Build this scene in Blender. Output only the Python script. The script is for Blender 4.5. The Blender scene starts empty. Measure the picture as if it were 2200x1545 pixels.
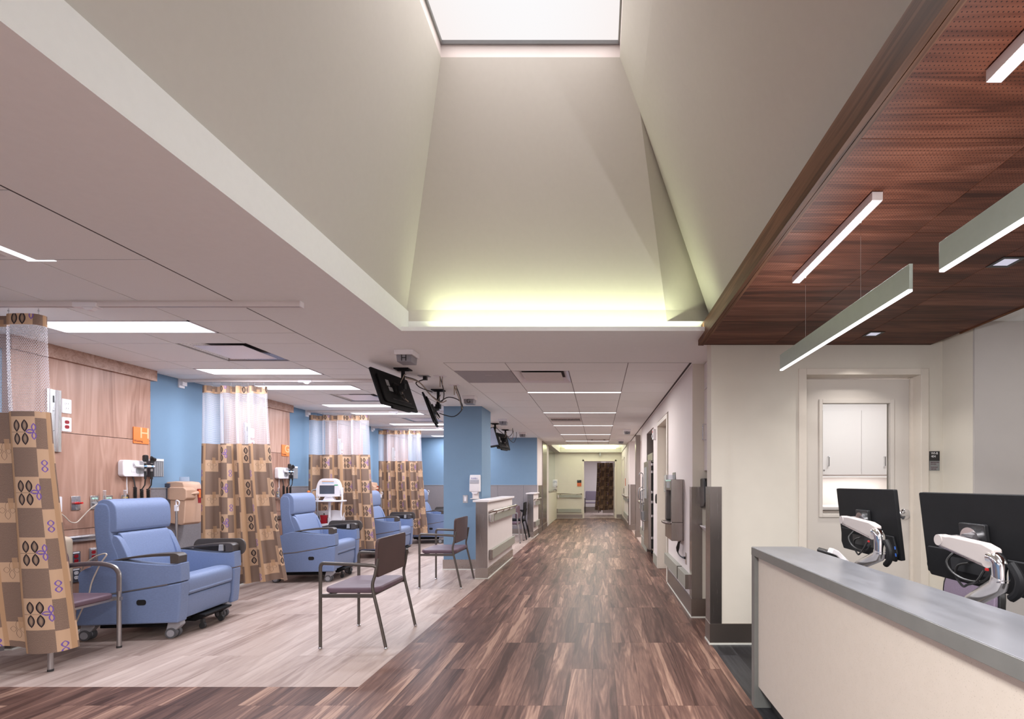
import bpy, bmesh, math, random
from mathutils import Vector, Matrix
R = math.radians
PI = math.pi
random.seed(7)
SC = bpy.context.scene
C = SC.collection

# ------------------------------------------------------------------ camera, world, exposure
EYE = 1.33
cd = bpy.data.cameras.new('camera')
cd.sensor_width = 36.0
cd.lens = 1040 / 2200 * 36
cd.shift_x = -186 / 2200
cd.shift_y = 265.5 / 2200
cd.clip_start = 0.05
cam = bpy.data.objects.new('camera', cd)
cam.location = (0, 0, EYE)
cam.rotation_euler = (R(90), 0, 0)
C.objects.link(cam)
SC.camera = cam
W = bpy.data.worlds.new('world')
SC.world = W
W.use_nodes = True
W.node_tree.nodes['Background'].inputs[0].default_value = (0.9, 0.93, 1.0, 1)
W.node_tree.nodes['Background'].inputs[1].default_value = 0.3
SC.view_settings.view_transform = 'Standard'
SC.view_settings.look = 'None'
SC.view_settings.gamma = 1
SC.view_settings.use_curve_mapping = False
SC.view_settings.exposure = 0.15
SC.cycles.max_bounces = 10
SC.cycles.diffuse_bounces = 6
SC.cycles.transparent_max_bounces = 16
SC.cycles.use_denoising = True
SC.cycles.sample_clamp_indirect = 6.0
# lamp powers (W) and colours, one line each so that they are tuned here
P_BAY, P_COR, P_SKY, P_COVE, P_PEND, P_SURF, P_DOWN, P_ROOM, P_FARC, P_FARR, P_FILL = 28, 28, 10.5, 5.2, 13, 9, 4, 19, 34, 48, 84
K_COOL, K_NEUT, K_COVE, K_PEND = (0.88, 0.90, 1.0), (1.0, 0.965, 0.95), (0.90, 1.0, 0.60), (0.97, 0.97, 1.0)
K_SKY = (1.0, 0.93, 0.91)

# ------------------------------------------------------------------ node helpers
class E:
    """a float socket in a node tree, with arithmetic"""
    def __init__(s, nt, sock): s.nt, s.s = nt, sock
    def _m(s, op, *a):
        n = s.nt.nodes.new('ShaderNodeMath'); n.operation = op
        for i, v in enumerate((s,) + a):
            if isinstance(v, E): s.nt.links.new(v.s, n.inputs[i])
            else: n.inputs[i].default_value = v
        return E(s.nt, n.outputs[0])
    def __add__(s, o): return s._m('ADD', o)
    __radd__ = __add__
    def __sub__(s, o): return s._m('SUBTRACT', o)
    def __rsub__(s, o): return (s * -1.0) + o
    def __mul__(s, o): return s._m('MULTIPLY', o)
    __rmul__ = __mul__
    def __truediv__(s, o): return s._m('DIVIDE', o)
    def __lt__(s, o): return s._m('LESS_THAN', o)
    def __gt__(s, o): return s._m('GREATER_THAN', o)
    def mod(s, p): return s._m('FLOORED_MODULO', p)
    def abs(s): return s._m('ABSOLUTE')
    def floor(s): return s._m('FLOOR')
    def sin(s): return s._m('SINE')
    def sqrt(s): return s._m('SQRT')
    def min(s, o): return s._m('MINIMUM', o)
    def max(s, o): return s._m('MAXIMUM', o)

def newmat(name):
    m = bpy.data.materials.new(name); m.use_nodes = True
    return m, m.node_tree, m.node_tree.nodes['Principled BSDF']
def setin(b, k, v):
    b.inputs[k].default_value = v
def col(c): return (c[0], c[1], c[2], 1)
def coords(nt, kind='Object'):
    t = nt.nodes.new('ShaderNodeTexCoord'); return t.outputs[kind]
def sep(nt, v):
    s = nt.nodes.new('ShaderNodeSeparateXYZ'); nt.links.new(v, s.inputs[0])
    return [E(nt, o) for o in s.outputs]
def comb(nt, x, y, z):
    c = nt.nodes.new('ShaderNodeCombineXYZ')
    for i, v in enumerate((x, y, z)):
        if isinstance(v, E): nt.links.new(v.s, c.inputs[i])
        else: c.inputs[i].default_value = v
    return c.outputs[0]
def mapping(nt, vec, scale, off=None):
    m = nt.nodes.new('ShaderNodeMapping'); nt.links.new(vec, m.inputs[0])
    m.inputs['Scale'].default_value = scale
    if off is not None: nt.links.new(off, m.inputs['Location'])
    return m.outputs[0]
def noise(nt, vec, scale=1.0, detail=2.0, rough=0.5, dist=0.0):
    n = nt.nodes.new('ShaderNodeTexNoise'); nt.links.new(vec, n.inputs['Vector'])
    n.inputs['Scale'].default_value = scale; n.inputs['Detail'].default_value = detail
    n.inputs['Roughness'].default_value = rough; n.inputs['Distortion'].default_value = dist
    return E(nt, n.outputs[0])
def ramp(nt, fac, stops):
    r = nt.nodes.new('ShaderNodeValToRGB'); nt.links.new(fac.s, r.inputs[0])
    el = r.color_ramp.elements
    while len(el) < len(stops): el.new(0.5)
    for e, (p, c) in zip(el, stops): e.position = p; e.color = col(c)
    return r.outputs[0]
def mixc(nt, fac, a, b):
    m = nt.nodes.new('ShaderNodeMix'); m.data_type = 'RGBA'
    nt.links.new(fac.s, m.inputs[0])
    for k, v in ((6, a), (7, b)):
        if isinstance(v, tuple): m.inputs[k].default_value = col(v)
        else: nt.links.new(v, m.inputs[k])
    return m.outputs[2]
def bump(nt, b, h, strength=0.2, dist=0.002):
    n = nt.nodes.new('ShaderNodeBump'); n.inputs['Strength'].default_value = strength
    n.inputs['Distance'].default_value = dist
    nt.links.new(h.s, n.inputs['Height']); nt.links.new(n.outputs[0], b.inputs['Normal'])
def objrand(nt):
    n = nt.nodes.new('ShaderNodeObjectInfo'); g = nt.nodes.new('ShaderNodeNewGeometry')
    return (E(nt, n.outputs['Random']) + E(nt, g.outputs['Random Per Island'])).mod(1.0)

def plain(name, c, rough=0.5, metal=0.0, mottle=0.04, scale=30.0, spec=0.5, bmp=0.0, coat=0.0):
    m, nt, b = newmat(name)
    n = noise(nt, coords(nt), scale, 3)
    lo = tuple(x * (1 - mottle) for x in c); hi = tuple(min(1, x * (1 + mottle)) for x in c)
    nt.links.new(ramp(nt, n, [(0.3, lo), (0.7, hi)]), b.inputs['Base Color'])
    setin(b, 'Roughness', rough); setin(b, 'Metallic', metal); setin(b, 'Specular IOR Level', spec)
    if coat: setin(b, 'Coat Weight', coat)
    if bmp: bump(nt, b, n, bmp)
    return m
def glow(name, c, s):
    m = bpy.data.materials.new(name); m.use_nodes = True; nt = m.node_tree
    nt.nodes.remove(nt.nodes['Principled BSDF'])
    e = nt.nodes.new('ShaderNodeEmission'); e.inputs[0].default_value = col(c); e.inputs[1].default_value = s
    nt.links.new(e.outputs[0], nt.nodes['Material Output'].inputs[0])
    return m
def brushed(name, c, rough=0.3, along='z'):
    m, nt, b = newmat(name)
    sc = {'z': (220, 220, 3), 'y': (220, 3, 220), 'x': (3, 220, 220)}[along]
    n = noise(nt, mapping(nt, coords(nt), sc), 1.0, 3, 0.6)
    nt.links.new(ramp(nt, n, [(0.3, tuple(x * .965 for x in c)), (0.7, c)]), b.inputs['Base Color'])
    r = n * 0.08 + (rough - 0.04)
    nt.links.new(r.s, b.inputs['Roughness'])
    setin(b, 'Metallic', 1.0)
    bump(nt, b, n, 0.025, 0.001)
    return m
def wood(name, stops, scale, rings=7.0, rough=0.4, tone=0.25, fibre=0.35, fs=9.0, rnd=True, spec=0.4, warp=1.2):
    """scale stretches the grain; small along the grain, large across it"""
    m, nt, b = newmat(name)
    off = None
    if rnd:
        r = objrand(nt); off = comb(nt, r * 37.0, r * 91.0, r * 53.0)
    v = mapping(nt, coords(nt), scale, off)
    n1 = noise(nt, v, 1.0, 2.0, 0.45, warp)
    band = ((n1 * (rings * 2 * PI)).sin() * 0.5 + 0.5)
    v2 = mapping(nt, coords(nt), tuple(s * fs for s in scale), off)
    n2 = noise(nt, v2, 1.0, 4.0, 0.65)
    n3 = noise(nt, mapping(nt, coords(nt), tuple(s * .55 for s in scale), off), 1.0, 1.0)
    f = (n1 - 0.5) * 0.9 + (band - 0.5) * 0.22 + (n2 - 0.5) * fibre + (n3 - 0.5) * 0.9 + 0.5
    if rnd: f = f + (r - 0.5) * tone
    nt.links.new(ramp(nt, f, stops), b.inputs['Base Color'])
    setin(b, 'Roughness', rough); setin(b, 'Specular IOR Level', spec)
    bump(nt, b, n2, 0.10, 0.001)
    return m, nt, b

M = {}
M['ceil'] = plain('ceiling_paint', (0.835, 0.85, 0.84), 0.85, spec=0.2, mottle=0.01)
M['tile'] = plain('ceiling_tile_face', (0.86, 0.87, 0.86), 0.9, spec=0.15, mottle=0.025, scale=260, bmp=0.06)
M['tbar'] = plain('ceiling_grid_bar', (0.22, 0.195, 0.195), 0.6, mottle=0.01)
M['gap'] = plain('shadow_gap', (0.06, 0.05, 0.05), 0.8)
M['shaft'] = plain('shaft_paint', (0.58, 0.555, 0.515), 0.9, spec=0.15, mottle=0.01)
M['cream'] = plain('cream_paint', (0.67, 0.63, 0.55), 0.75, spec=0.25, mottle=0.012, scale=8)
M['pinkw'] = plain('pale_rose_white_paint', (0.72, 0.655, 0.635), 0.7, spec=0.25, mottle=0.012, scale=8)
M['grey'] = plain('grey_paint', (0.50, 0.47, 0.45), 0.75, spec=0.25, mottle=0.012, scale=8)
M['blue'] = plain('blue_paint', (0.175, 0.275, 0.39), 0.7, spec=0.25, mottle=0.012, scale=8)
M['wains'] = plain('grey_wainscot', (0.235, 0.215, 0.225), 0.6, mottle=0.12, scale=120)
M['frame'] = plain('door_frame_paint', (0.70, 0.64, 0.56), 0.45, mottle=0.01)
M['doorp'] = plain('door_paint', (0.62, 0.575, 0.525), 0.5, mottle=0.012, scale=6)
M['white'] = plain('white_plastic', (0.78, 0.75, 0.77), 0.35, mottle=0.01)
M['lampw'] = plain('lamp_white_metal', (0.72, 0.66, 0.64), 0.4, mottle=0.01)
M['ss'] = brushed('brushed_steel', (0.33, 0.295, 0.28), 0.26, 'z')
M['ssh'] = brushed('brushed_steel_rail', (0.42, 0.375, 0.345), 0.28, 'y')
M['ssd'] = brushed('dark_steel_base', (0.30, 0.26, 0.235), 0.34, 'y')
M['alum'] = brushed('aluminium', (0.66, 0.66, 0.67), 0.28, 'z')
M['chrome'] = plain('chrome', (0.72, 0.72, 0.75), 0.1, metal=1.0, mottle=0.01)
M['silver'] = plain('silver_paint_metal', (0.42, 0.40, 0.40), 0.32, metal=0.85, mottle=0.02)
M['bumper'] = plain('sage_bumper', (0.36, 0.37, 0.32), 0.35, mottle=0.02, metal=0.3)
M['black'] = plain('black_plastic', (0.012, 0.012, 0.013), 0.35, mottle=0.1)
M['blackm'] = plain('black_matte', (0.007, 0.007, 0.008), 0.6, mottle=0.1, spec=0.2)
M['rubber'] = plain('rubber', (0.03, 0.03, 0.032), 0.6)
M['bronze'] = plain('bronze_frame', (0.12, 0.105, 0.095), 0.38, metal=0.6, mottle=0.03)
M['armcap'] = plain('dark_armcap', (0.062, 0.052, 0.048), 0.42, mottle=0.05)
M['mauve'] = plain('mauve_vinyl', (0.135, 0.085, 0.108), 0.5, mottle=0.06, scale=9, bmp=0.03, spec=0.3)
M['mauveb'] = plain('brown_mauve_vinyl', (0.085, 0.052, 0.050), 0.45, mottle=0.05, scale=9, spec=0.3)
M['lilac'] = plain('lilac_fabric', (0.24, 0.185, 0.25), 0.8, mottle=0.1, scale=200)
M['slate'] = plain('slate_counter', (0.17, 0.175, 0.165), 0.28, mottle=0.05, scale=14)
M['toe'] = plain('dark_kick', (0.05, 0.048, 0.045), 0.5)
M['tan'] = plain('tan_plastic', (0.62, 0.40, 0.28), 0.45, mottle=0.02)
M['beige'] = plain('beige_vinyl', (0.55, 0.44, 0.33), 0.5, mottle=0.02)
M['red'] = plain('red_plastic', (0.30, 0.008, 0.015), 0.35)
M['redb'] = plain('bright_red', (0.62, 0.02, 0.02), 0.35)
M['blueb'] = plain('blue_button', (0.02, 0.10, 0.42), 0.35)
M['ltblue'] = plain('light_blue_trim', (0.30, 0.55, 0.85), 0.4)
M['green'] = plain('green_clip', (0.0, 0.35, 0.12), 0.4)
M['orange'] = plain('orange_sign', (0.78, 0.20, 0.04), 0.45, mottle=0.01)
M['orangel'] = plain('orange_lettering', (0.90, 0.45, 0.24), 0.5, mottle=0.01)
M['signd'] = plain('dark_sign', (0.016, 0.016, 0.017), 0.4)
M['signg'] = plain('grey_sign', (0.22, 0.23, 0.23), 0.4)
M['ink'] = plain('dark_ink', (0.012, 0.010, 0.012), 0.5)
M['inkr'] = plain('maroon_ink', (0.10, 0.012, 0.03), 0.5)
M['inkb'] = plain('blue_ink', (0.03, 0.04, 0.30), 0.5)
M['inkw'] = plain('white_ink', (0.8, 0.8, 0.8), 0.5)
M['greyp'] = plain('grey_plastic', (0.30, 0.30, 0.31), 0.4)
M['dkgrey'] = plain('dark_grey_plastic', (0.085, 0.085, 0.105), 0.45)
M['caster'] = plain('caster_grey', (0.33, 0.33, 0.36), 0.4)
M['cream2'] = plain('cord_cream', (0.62, 0.54, 0.45), 0.5)
M['perfm'] = plain('vent_metal', (0.80, 0.77, 0.82), 0.4, metal=0.25, mottle=0.05, scale=400)
M['acc'] = plain('access_panel_grey', (0.36, 0.33, 0.33), 0.6)
M['ventw'] = plain('vent_white', (0.66, 0.61, 0.60), 0.5)
M['navy'] = plain('dark_screen', (0.03, 0.035, 0.05), 0.15, mottle=0.02)
M['gaslab'] = plain('pale_green_label', (.45, .72, .60), .5)
M['yel'] = plain('yellow_label', (.65, .45, .15), .5)
M['ssal'] = brushed('aluminium_rail', (0.62, 0.62, 0.64), 0.25, 'x')
M['redor'] = plain('red_orange_sign', (.62, .14, .05), .5)
M['lilacv'] = plain('lilac_vinyl', (.20, .16, .21), .4)
M['armw'] = plain('arm_white', (.40, .36, .345), .35, mottle=.01)
M['wheelg'] = plain('wheel_grey', (.10, .10, .11), .5)
M['screen'] = plain('grey_screen', (0.075, 0.085, 0.11), 0.15, mottle=0.02)
M['tvscr'] = plain('tv_glass_reflection', (0.25, 0.33, 0.45), 0.08, mottle=0.02)  # pale blue reflection painted into the screen colour
M['cable'] = plain('black_cable', (0.014, 0.013, 0.013), 0.45)
M['cablet'] = plain('tan_cable', (0.30, 0.24, 0.19), 0.5)
M['cab'] = plain('white_cabinet', (0.78, 0.735, 0.74), 0.45, mottle=0.01)
M['strip'] = plain('floor_edge_strip', (0.72, 0.72, 0.66), 0.35, mottle=0.02)

m, nt, b = newmat('clear_plastic')
setin(b, 'Base Color', (0.93, 0.95, 1, 1)); setin(b, 'Transmission Weight', 0.85); setin(b, 'Roughness', 0.12); setin(b, 'IOR', 1.2)
M['clear'] = m
m, nt, b = newmat('glass')
setin(b, 'Base Color', (0.93, 0.98, 0.95, 1)); setin(b, 'Transmission Weight', 1.0); setin(b, 'Roughness', 0.02); setin(b, 'IOR', 1.05)
M['glass'] = m

M['led'] = glow('lamp_lens', (1.0, 0.98, 1.0), 3.0)
M['ledw'] = glow('linear_lamp_lens', (0.97, 0.93, 1.0), 1.6)
M['ledb'] = glow('bay_lamp_lens', (0.96, 0.95, 1.0), 2.4)
M['leds'] = glow('surface_lamp_lens', (0.95, 0.88, 0.92), 1.0)
M['leddim'] = glow('downlight_lens', (.75, .72, .85), 0.75)
M['ledc'] = glow('cove_lamp_lens', (1.0, 1.0, 0.8), 2.0)
m = glow('skylight_diffuser', (1.0, 0.93, 0.90), 1.0); nt = m.node_tree
v = sep(nt, coords(nt))
d = ((v[0] * v[0]) * 1.3 + (v[1] * v[1]) * 0.35)
em = [n for n in nt.nodes if n.type == 'EMISSION'][0]
nt.links.new(ramp(nt, d, [(0.0, (1.0, 0.99, 1.0)), (0.9, (0.98, 0.87, 0.83))]), em.inputs[0])
em.inputs[1].default_value = 0.88
M['sky'] = m

# woods
M['dark'], nt, b = wood('walnut_plank', [(0.12, (0.052, 0.027, 0.022)), (0.36, (0.094, 0.050, 0.040)), (0.54, (0.140, 0.076, 0.060)),
                        (0.72, (0.225, 0.128, 0.097)), (0.90, (0.36, 0.225, 0.165))], (11.0, 0.7, 11.0), 5.0, 0.42, tone=0.20, fibre=0.6, fs=8.0, spec=0.16)
M['light'], nt, b = wood('ash_plank', [(0.15, (0.27, 0.195, 0.165)), (0.45, (0.385, 0.295, 0.255)), (0.7, (0.45, 0.355, 0.31)), (0.95, (0.53, 0.43, 0.38))],
                         (6.5, 0.75, 6.5), 5.0, 0.42, spec=0.3, tone=0.26, fibre=0.5, fs=8.0)
M['char'], nt, b = wood('charcoal_plank', [(0.2, (0.012, 0.012, 0.015)), (0.6, (0.04, 0.04, 0.045)), (0.95, (0.085, 0.085, 0.09))], (7.5, 0.9, 7.5), 5, 0.4, fibre=0.6)
M['oak'], nt, b = wood('pale_oak_veneer', [(0.15, (0.28, 0.145, 0.10)), (0.5, (0.41, 0.235, 0.172)), (0.85, (0.51, 0.32, 0.245))],
                       (5.5, 5.5, 0.5), 6.0, 0.42, tone=0.12, fibre=0.45, fs=5.0)
M['oakh'], nt, b = wood('pale_oak_cap', [(0.15, (0.26, 0.14, 0.10)), (0.5, (0.37, 0.22, 0.165)), (0.85, (0.46, 0.30, 0.235))],
                        (14, 0.8, 14), 6.0, 0.42, tone=0.1, fibre=0.45, fs=5.0)
cher = [(0.15, (0.040, 0.013, 0.008)), (0.42, (0.092, 0.030, 0.017)), (0.62, (0.135, 0.047, 0.027)), (0.88, (0.20, 0.080, 0.05))]
M['joint'] = plain('pale_panel_joint', (.42, .22, .15), .6)
cherf = [(0.12, (0.055, 0.022, 0.010)), (0.42, (0.12, 0.052, 0.026)), (0.62, (0.17, 0.078, 0.042)), (0.9, (0.24, 0.12, 0.07))]
M['cherryf'], nt, b = wood('cherry_fascia', cherf, (14, 0.6, 14), 6.0, 0.45, tone=0.05, fibre=0.4, fs=4.0, rnd=False, spec=0.15)
# perforated cherry: fine holes as relief and colour
M['perf'], nt, b = wood('cherry_perforated', cher, (0.7, 11.0, 11.0), 7.0, 0.42, tone=0.04, fibre=0.55, fs=6.0, spec=0.12, warp=.6)
base = b.inputs['Base Color'].links[0].from_socket
v = sep(nt, coords(nt))
px = (v[0]).mod(0.0125) - 0.00625; py = (v[1]).mod(0.0125) - 0.00625
hole = (px * px + py * py) < (0.0019 ** 2)
nt.links.new(mixc(nt, hole, base, (0.012, 0.005, 0.004)), b.inputs['Base Color'])

# counter front, speckled
m, nt, b = newmat('counter_front_laminate')
n = noise(nt, coords(nt), 260, 2)
n2 = noise(nt, coords(nt), 30, 3)
f = (n > 0.66) * 0.5 + n2 * 0.3
nt.links.new(ramp(nt, f, [(0.0, (0.635, 0.58, 0.505)), (0.25, (0.60, 0.545, 0.47)), (0.8, (0.47, 0.42, 0.36))]), b.inputs['Base Color'])
setin(b, 'Roughness', 0.5)
M['cfront'] = m
# slate top with pale sheen streaks
m, nt, b = newmat('counter_top_laminate')
n = noise(nt, mapping(nt, coords(nt), (18, 5, 18)), 1, 4)
nt.links.new(ramp(nt, n, [(0.3, (0.135, 0.135, 0.145)), (0.7, (0.175, 0.175, 0.19))]), b.inputs['Base Color'])
nt.links.new((n * 0.15 + 0.24).s, b.inputs['Roughness'])
bump(nt, b, noise(nt, coords(nt), 14, 3), 0.06, 0.002)
M['ctop'] = m
# recliner fabric
def fabric(name, c):
    m, nt, b = newmat(name)
    n = noise(nt, mapping(nt, coords(nt), (60, 60, 500)), 1, 3)
    nt.links.new(ramp(nt, n, [(0.3, tuple(x * .86 for x in c)), (0.7, tuple(x * 1.12 for x in c))]), b.inputs['Base Color'])
    setin(b, 'Roughness', 0.55); setin(b, 'Sheen Weight', 0.15)
    bump(nt, b, n, 0.12, 0.0008)
    return m
M['fab'] = fabric('blue_upholstery', (0.158, 0.215, 0.372))
M['faba'] = fabric('blue_upholstery_side', (0.152, 0.208, 0.36))

# curtain cloth: woven patchwork with leaf motifs, in the cloth's own metres (UV)
def cloth(name, dim=1.0, du=0.0):
    m, nt, b = newmat(name)
    uv = sep(nt, coords(nt, 'UV'))
    U, V = uv[0] + du, uv[1]
    pu, pv = 0.52, 0.39
    u = U.mod(pu)
    def inside(x, a, c): return (x > a) * (x < c)
    def ell(cu, cv, a, bb, uu, vv):
        x = (uu - cu) / a; y = (vv - cv) / bb
        return (x * x + y * y).sqrt()
    def lens(cu, cv, a, bb, uu, vv):   # pointed leaf: intersection of two discs, as a field (1 at the edge)
        x = ((uu - cu) / a).abs(); y = ((vv - cv) / bb)
        return x + y * y
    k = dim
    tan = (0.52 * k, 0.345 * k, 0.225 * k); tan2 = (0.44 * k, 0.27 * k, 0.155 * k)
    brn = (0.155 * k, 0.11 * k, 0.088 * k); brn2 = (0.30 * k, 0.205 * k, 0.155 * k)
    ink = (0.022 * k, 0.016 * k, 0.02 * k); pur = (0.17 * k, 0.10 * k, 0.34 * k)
    g = noise(nt, mapping(nt, coords(nt, 'UV'), (700, 260, 1)), 1, 2)
    weave = ramp(nt, g, [(0.38, (0.135 * k, 0.088 * k, 0.068 * k)), (0.62, brn2)])
    v0 = V.mod(pv); v1 = (V + 0.2).mod(pv); v2 = (V + 0.1).mod(pv)
    # columns: A 0-.20 leaf/dark, B .20-.27 dark/tan half-step, C .27-.42 dark/flower, D .42-.52 plain
    dark = inside(u, 0.0, 0.175) * (v0 > 0.2)
    dark = dark.max(inside(u, 0.175, 0.235) * (v1 > 0.19))
    dark = dark.max(inside(u, 0.265, 0.415) * (v2 > 0.13))
    dark = dark.max(inside(u, 0.415, 0.465) * (v1 < 0.2) * (v1 > 0.03))
    c = mixc(nt, inside(u, 0.235, 0.265).max(u > 0.465), tan, tan2)
    c = mixc(nt, dark, c, weave)
    # pairs of seed leaves in A
    L = None
    for cu in (0.045, 0.105):
        for cv in (0.055, 0.14):
            e = lens(cu, cv, 0.024, 0.040, u, v0)
            L = e if L is None else L.min(e)
    c = mixc(nt, L < 1.0, c, ink)
    fade = ramp(nt, L, [(0.0, (0.36 * k, 0.24 * k, 0.16 * k)), (0.45, (0.22 * k, 0.15 * k, 0.11 * k)), (0.72, ink)])
    c = mixc(nt, L < 0.74, c, fade)
    # small dark triangles and the stem
    stem = ((v0 - 0.0975).abs() < 0.0009) * (u < 0.15)
    c = mixc(nt, stem, c, ink)
    # purple three-petal flower
    Q = None
    for cu, cv, a, bb in ((0.165, 0.13, 0.014, 0.025), (0.165, 0.075, 0.014, 0.025)):
        e = lens(cu, cv, a, bb, u, v0); Q = e if Q is None else Q.min(e)
    x = ((v0 - 0.1025) / 0.013).abs(); y = (u - 0.14) / 0.028
    Q = Q.min(x + y * y)
    c = mixc(nt, (Q < 1.15) * (Q > 0.55), c, pur)
    # line-drawn flower in C
    F = None
    for dx, dy, a, bb in ((0.0, 0.045, 0.016, 0.034), (-0.035, 0.02, 0.02, 0.02), (0.035, 0.02, 0.02, 0.02), (0.0, -0.01, 0.02, 0.03)):
        e = lens(0.34 + dx, 0.06 + dy, a, bb, u, v2); F = e if F is None else F.min(e)
    c = mixc(nt, (F < 1.0) * (F > 0.88), c, ink)
    patch = inside(u, 0.345, 0.385) * inside(v2, 0.09, 0.16)
    c = mixc(nt, patch * 0.8, c, tan2)
    F2 = lens(0.21, 0.06, 0.016, 0.02, u, v1).min(lens(0.21, 0.10, 0.016, 0.02, u, v1))
    c = mixc(nt, (F2 < 1.1) * (F2 > 0.6), c, pur)
    nt.links.new(c, b.inputs['Base Color'])
    setin(b, 'Roughness', 0.85); setin(b, 'Specular IOR Level', 0.15)
    return m
M['cloth'] = cloth('patterned_curtain_cloth')
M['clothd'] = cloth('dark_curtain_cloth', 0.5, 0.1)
# netting with honeycomb holes
m, nt, b = newmat('curtain_netting')
uv = sep(nt, coords(nt, 'UV'))
p, q = 0.0135, 0.0105
row = (uv[1] / q).floor()
xx = ((uv[0] + row * (p / 2)).mod(p) - p / 2) / (p * 0.425)
yy = (uv[1].mod(q) - q / 2) / (q * 0.445)
hole = (xx * xx + yy * yy) < 1.0
setin(b, 'Base Color', (0.60, 0.58, 0.62, 1)); setin(b, 'Roughness', 0.8)
nt.links.new((1.0 - hole).s, b.inputs['Alpha'])
M['net'] = m

# ------------------------------------------------------------------ mesh helpers
class MB:
    def __init__(s): s.v, s.f, s.uv = [], [], {}
    def add(s, vs, fs):
        o = len(s.v); s.v += [tuple(p) for p in vs]; s.f += [tuple(i + o for i in f) for f in fs]; return s
    def box(s, x0, x1, y0, y1, z0, z1):
        return s.add([(x0, y0, z0), (x1, y0, z0), (x1, y1, z0), (x0, y1, z0), (x0, y0, z1), (x1, y0, z1), (x1, y1, z1), (x0, y1, z1)],
                     [(3, 2, 1, 0), (4, 5, 6, 7), (0, 1, 5, 4), (1, 2, 6, 5), (2, 3, 7, 6), (3, 0, 4, 7)])
    def quad(s, *p): return s.add(p, [tuple(range(len(p)))])
    def prism(s, pts, axis, a, b):
        """pts: 2D outline; axis 'y': (x,z) outline; 'x': (y,z); 'z': (x,y)"""
        n = len(pts)
        ar = sum(pts[i][0] * pts[(i + 1) % n][1] - pts[(i + 1) % n][0] * pts[i][1] for i in range(n))
        pts = list(pts) if ar > 0 else list(reversed(pts))
        def mk(p, c): return {'y': (p[0], c, p[1]), 'x': (c, p[0], p[1]), 'z': (p[0], p[1], c)}[axis]
        vs = [mk(p, a) for p in pts] + [mk(p, b) for p in pts]
        flip = axis == 'y'
        fs = [tuple(range(n - 1, -1, -1)), tuple(range(n, 2 * n))]
        fs += [(i, (i + 1) % n, n + (i + 1) % n, n + i) for i in range(n)]
        if flip: fs = [tuple(reversed(f)) for f in fs]
        return s.add(vs, fs)
    def tube(s, pts, r, seg=8, closed=False, flat=None):
        pts = [Vector(p) for p in pts]; n = len(pts); rr = r if isinstance(r, (list, tuple)) else [r] * n
        up = Vector((0, 0, 1)); rings = []; prev = None
        for i, p in enumerate(pts):
            a = pts[(i - 1) % n] if (i or closed) else p
            c = pts[(i + 1) % n] if (i < n - 1 or closed) else p
            t = (c - a).normalized()
            if prev is None:
                side = t.cross(up)
                if side.length < 0.05: side = t.cross(Vector((0, 1, 0)))
            else: side = prev - t * prev.dot(t)
            side.normalize(); prev = side; nn = side.cross(t)
            fa = (1, 1) if flat is None else flat
            rings.append([p + side * math.cos(2 * PI * k / seg) * rr[i] * fa[0] + nn * math.sin(2 * PI * k / seg) * rr[i] * fa[1] for k in range(seg)])
        vs = [q for g in rings for q in g]; fs = []
        for i in range(n if closed else n - 1):
            j = (i + 1) % n
            for k in range(seg):
                k2 = (k + 1) % seg
                fs.append((i * seg + k2, i * seg + k, j * seg + k, j * seg + k2))
        if not closed:
            fs.append(tuple(range(seg))); fs.append(tuple((n - 1) * seg + k for k in reversed(range(seg))))
        return s.add(vs, fs)
    def cyl(s, p0, p1, r, r1=None, seg=16): return s.tube([p0, p1], [r, r if r1 is None else r1], seg)
    def lathe(s, prof, c=(0, 0, 0), seg=16):
        n = len(prof); vs = []; fs = []
        for r, z in prof:
            for k in range(seg):
                a = 2 * PI * k / seg; vs.append((c[0] + r * math.cos(a), c[1] + r * math.sin(a), c[2] + z))
        for i in range(n - 1):
            for k in range(seg):
                k2 = (k + 1) % seg; fs.append((i * seg + k, i * seg + k2, (i + 1) * seg + k2, (i + 1) * seg + k))
        fs.append(tuple(reversed(range(seg)))); fs.append(tuple((n - 1) * seg + k for k in range(seg)))
        return s.add(vs, fs)
    def sphere(s, c, r, seg=12, rings=7, sz=1.0):
        return s.lathe([(max(1e-4, r * math.sin(PI * i / rings)), -r * sz * math.cos(PI * i / rings)) for i in range(rings + 1)], c, seg)
    def xf(s, mat):
        s.v = [tuple(mat @ Vector(p)) for p in s.v]; return s

def spline(pts, n=6, closed=False):
    P = [Vector(p) for p in pts]; m = len(P); out = []
    for i in range(m if closed else m - 1):
        g = (lambda k: P[k % m]) if closed else (lambda k: P[max(0, min(m - 1, k))])
        a, b_, c, d = g(i - 1), g(i), g(i + 1), g(i + 2)
        for k in range(n):
            t = k / n
            out.append(0.5 * ((2 * b_) + (c - a) * t + (2 * a - 5 * b_ + 4 * c - d) * t * t + (3 * b_ - a - 3 * c + d) * t ** 3))
    if not closed: out.append(P[-1])
    return [tuple(p) for p in out]
def rrect(w, h, r, n=4, cx=0, cy=0):
    o = []
    for sx, sy, a0 in ((1, 1, 0), (-1, 1, 90), (-1, -1, 180), (1, -1, 270)):
        for k in range(n + 1):
            a = R(a0 + 90 * k / n); o.append((cx + sx * (w / 2 - r) + r * math.cos(a), cy + sy * (h / 2 - r) + r * math.sin(a)))
    return o

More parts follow.
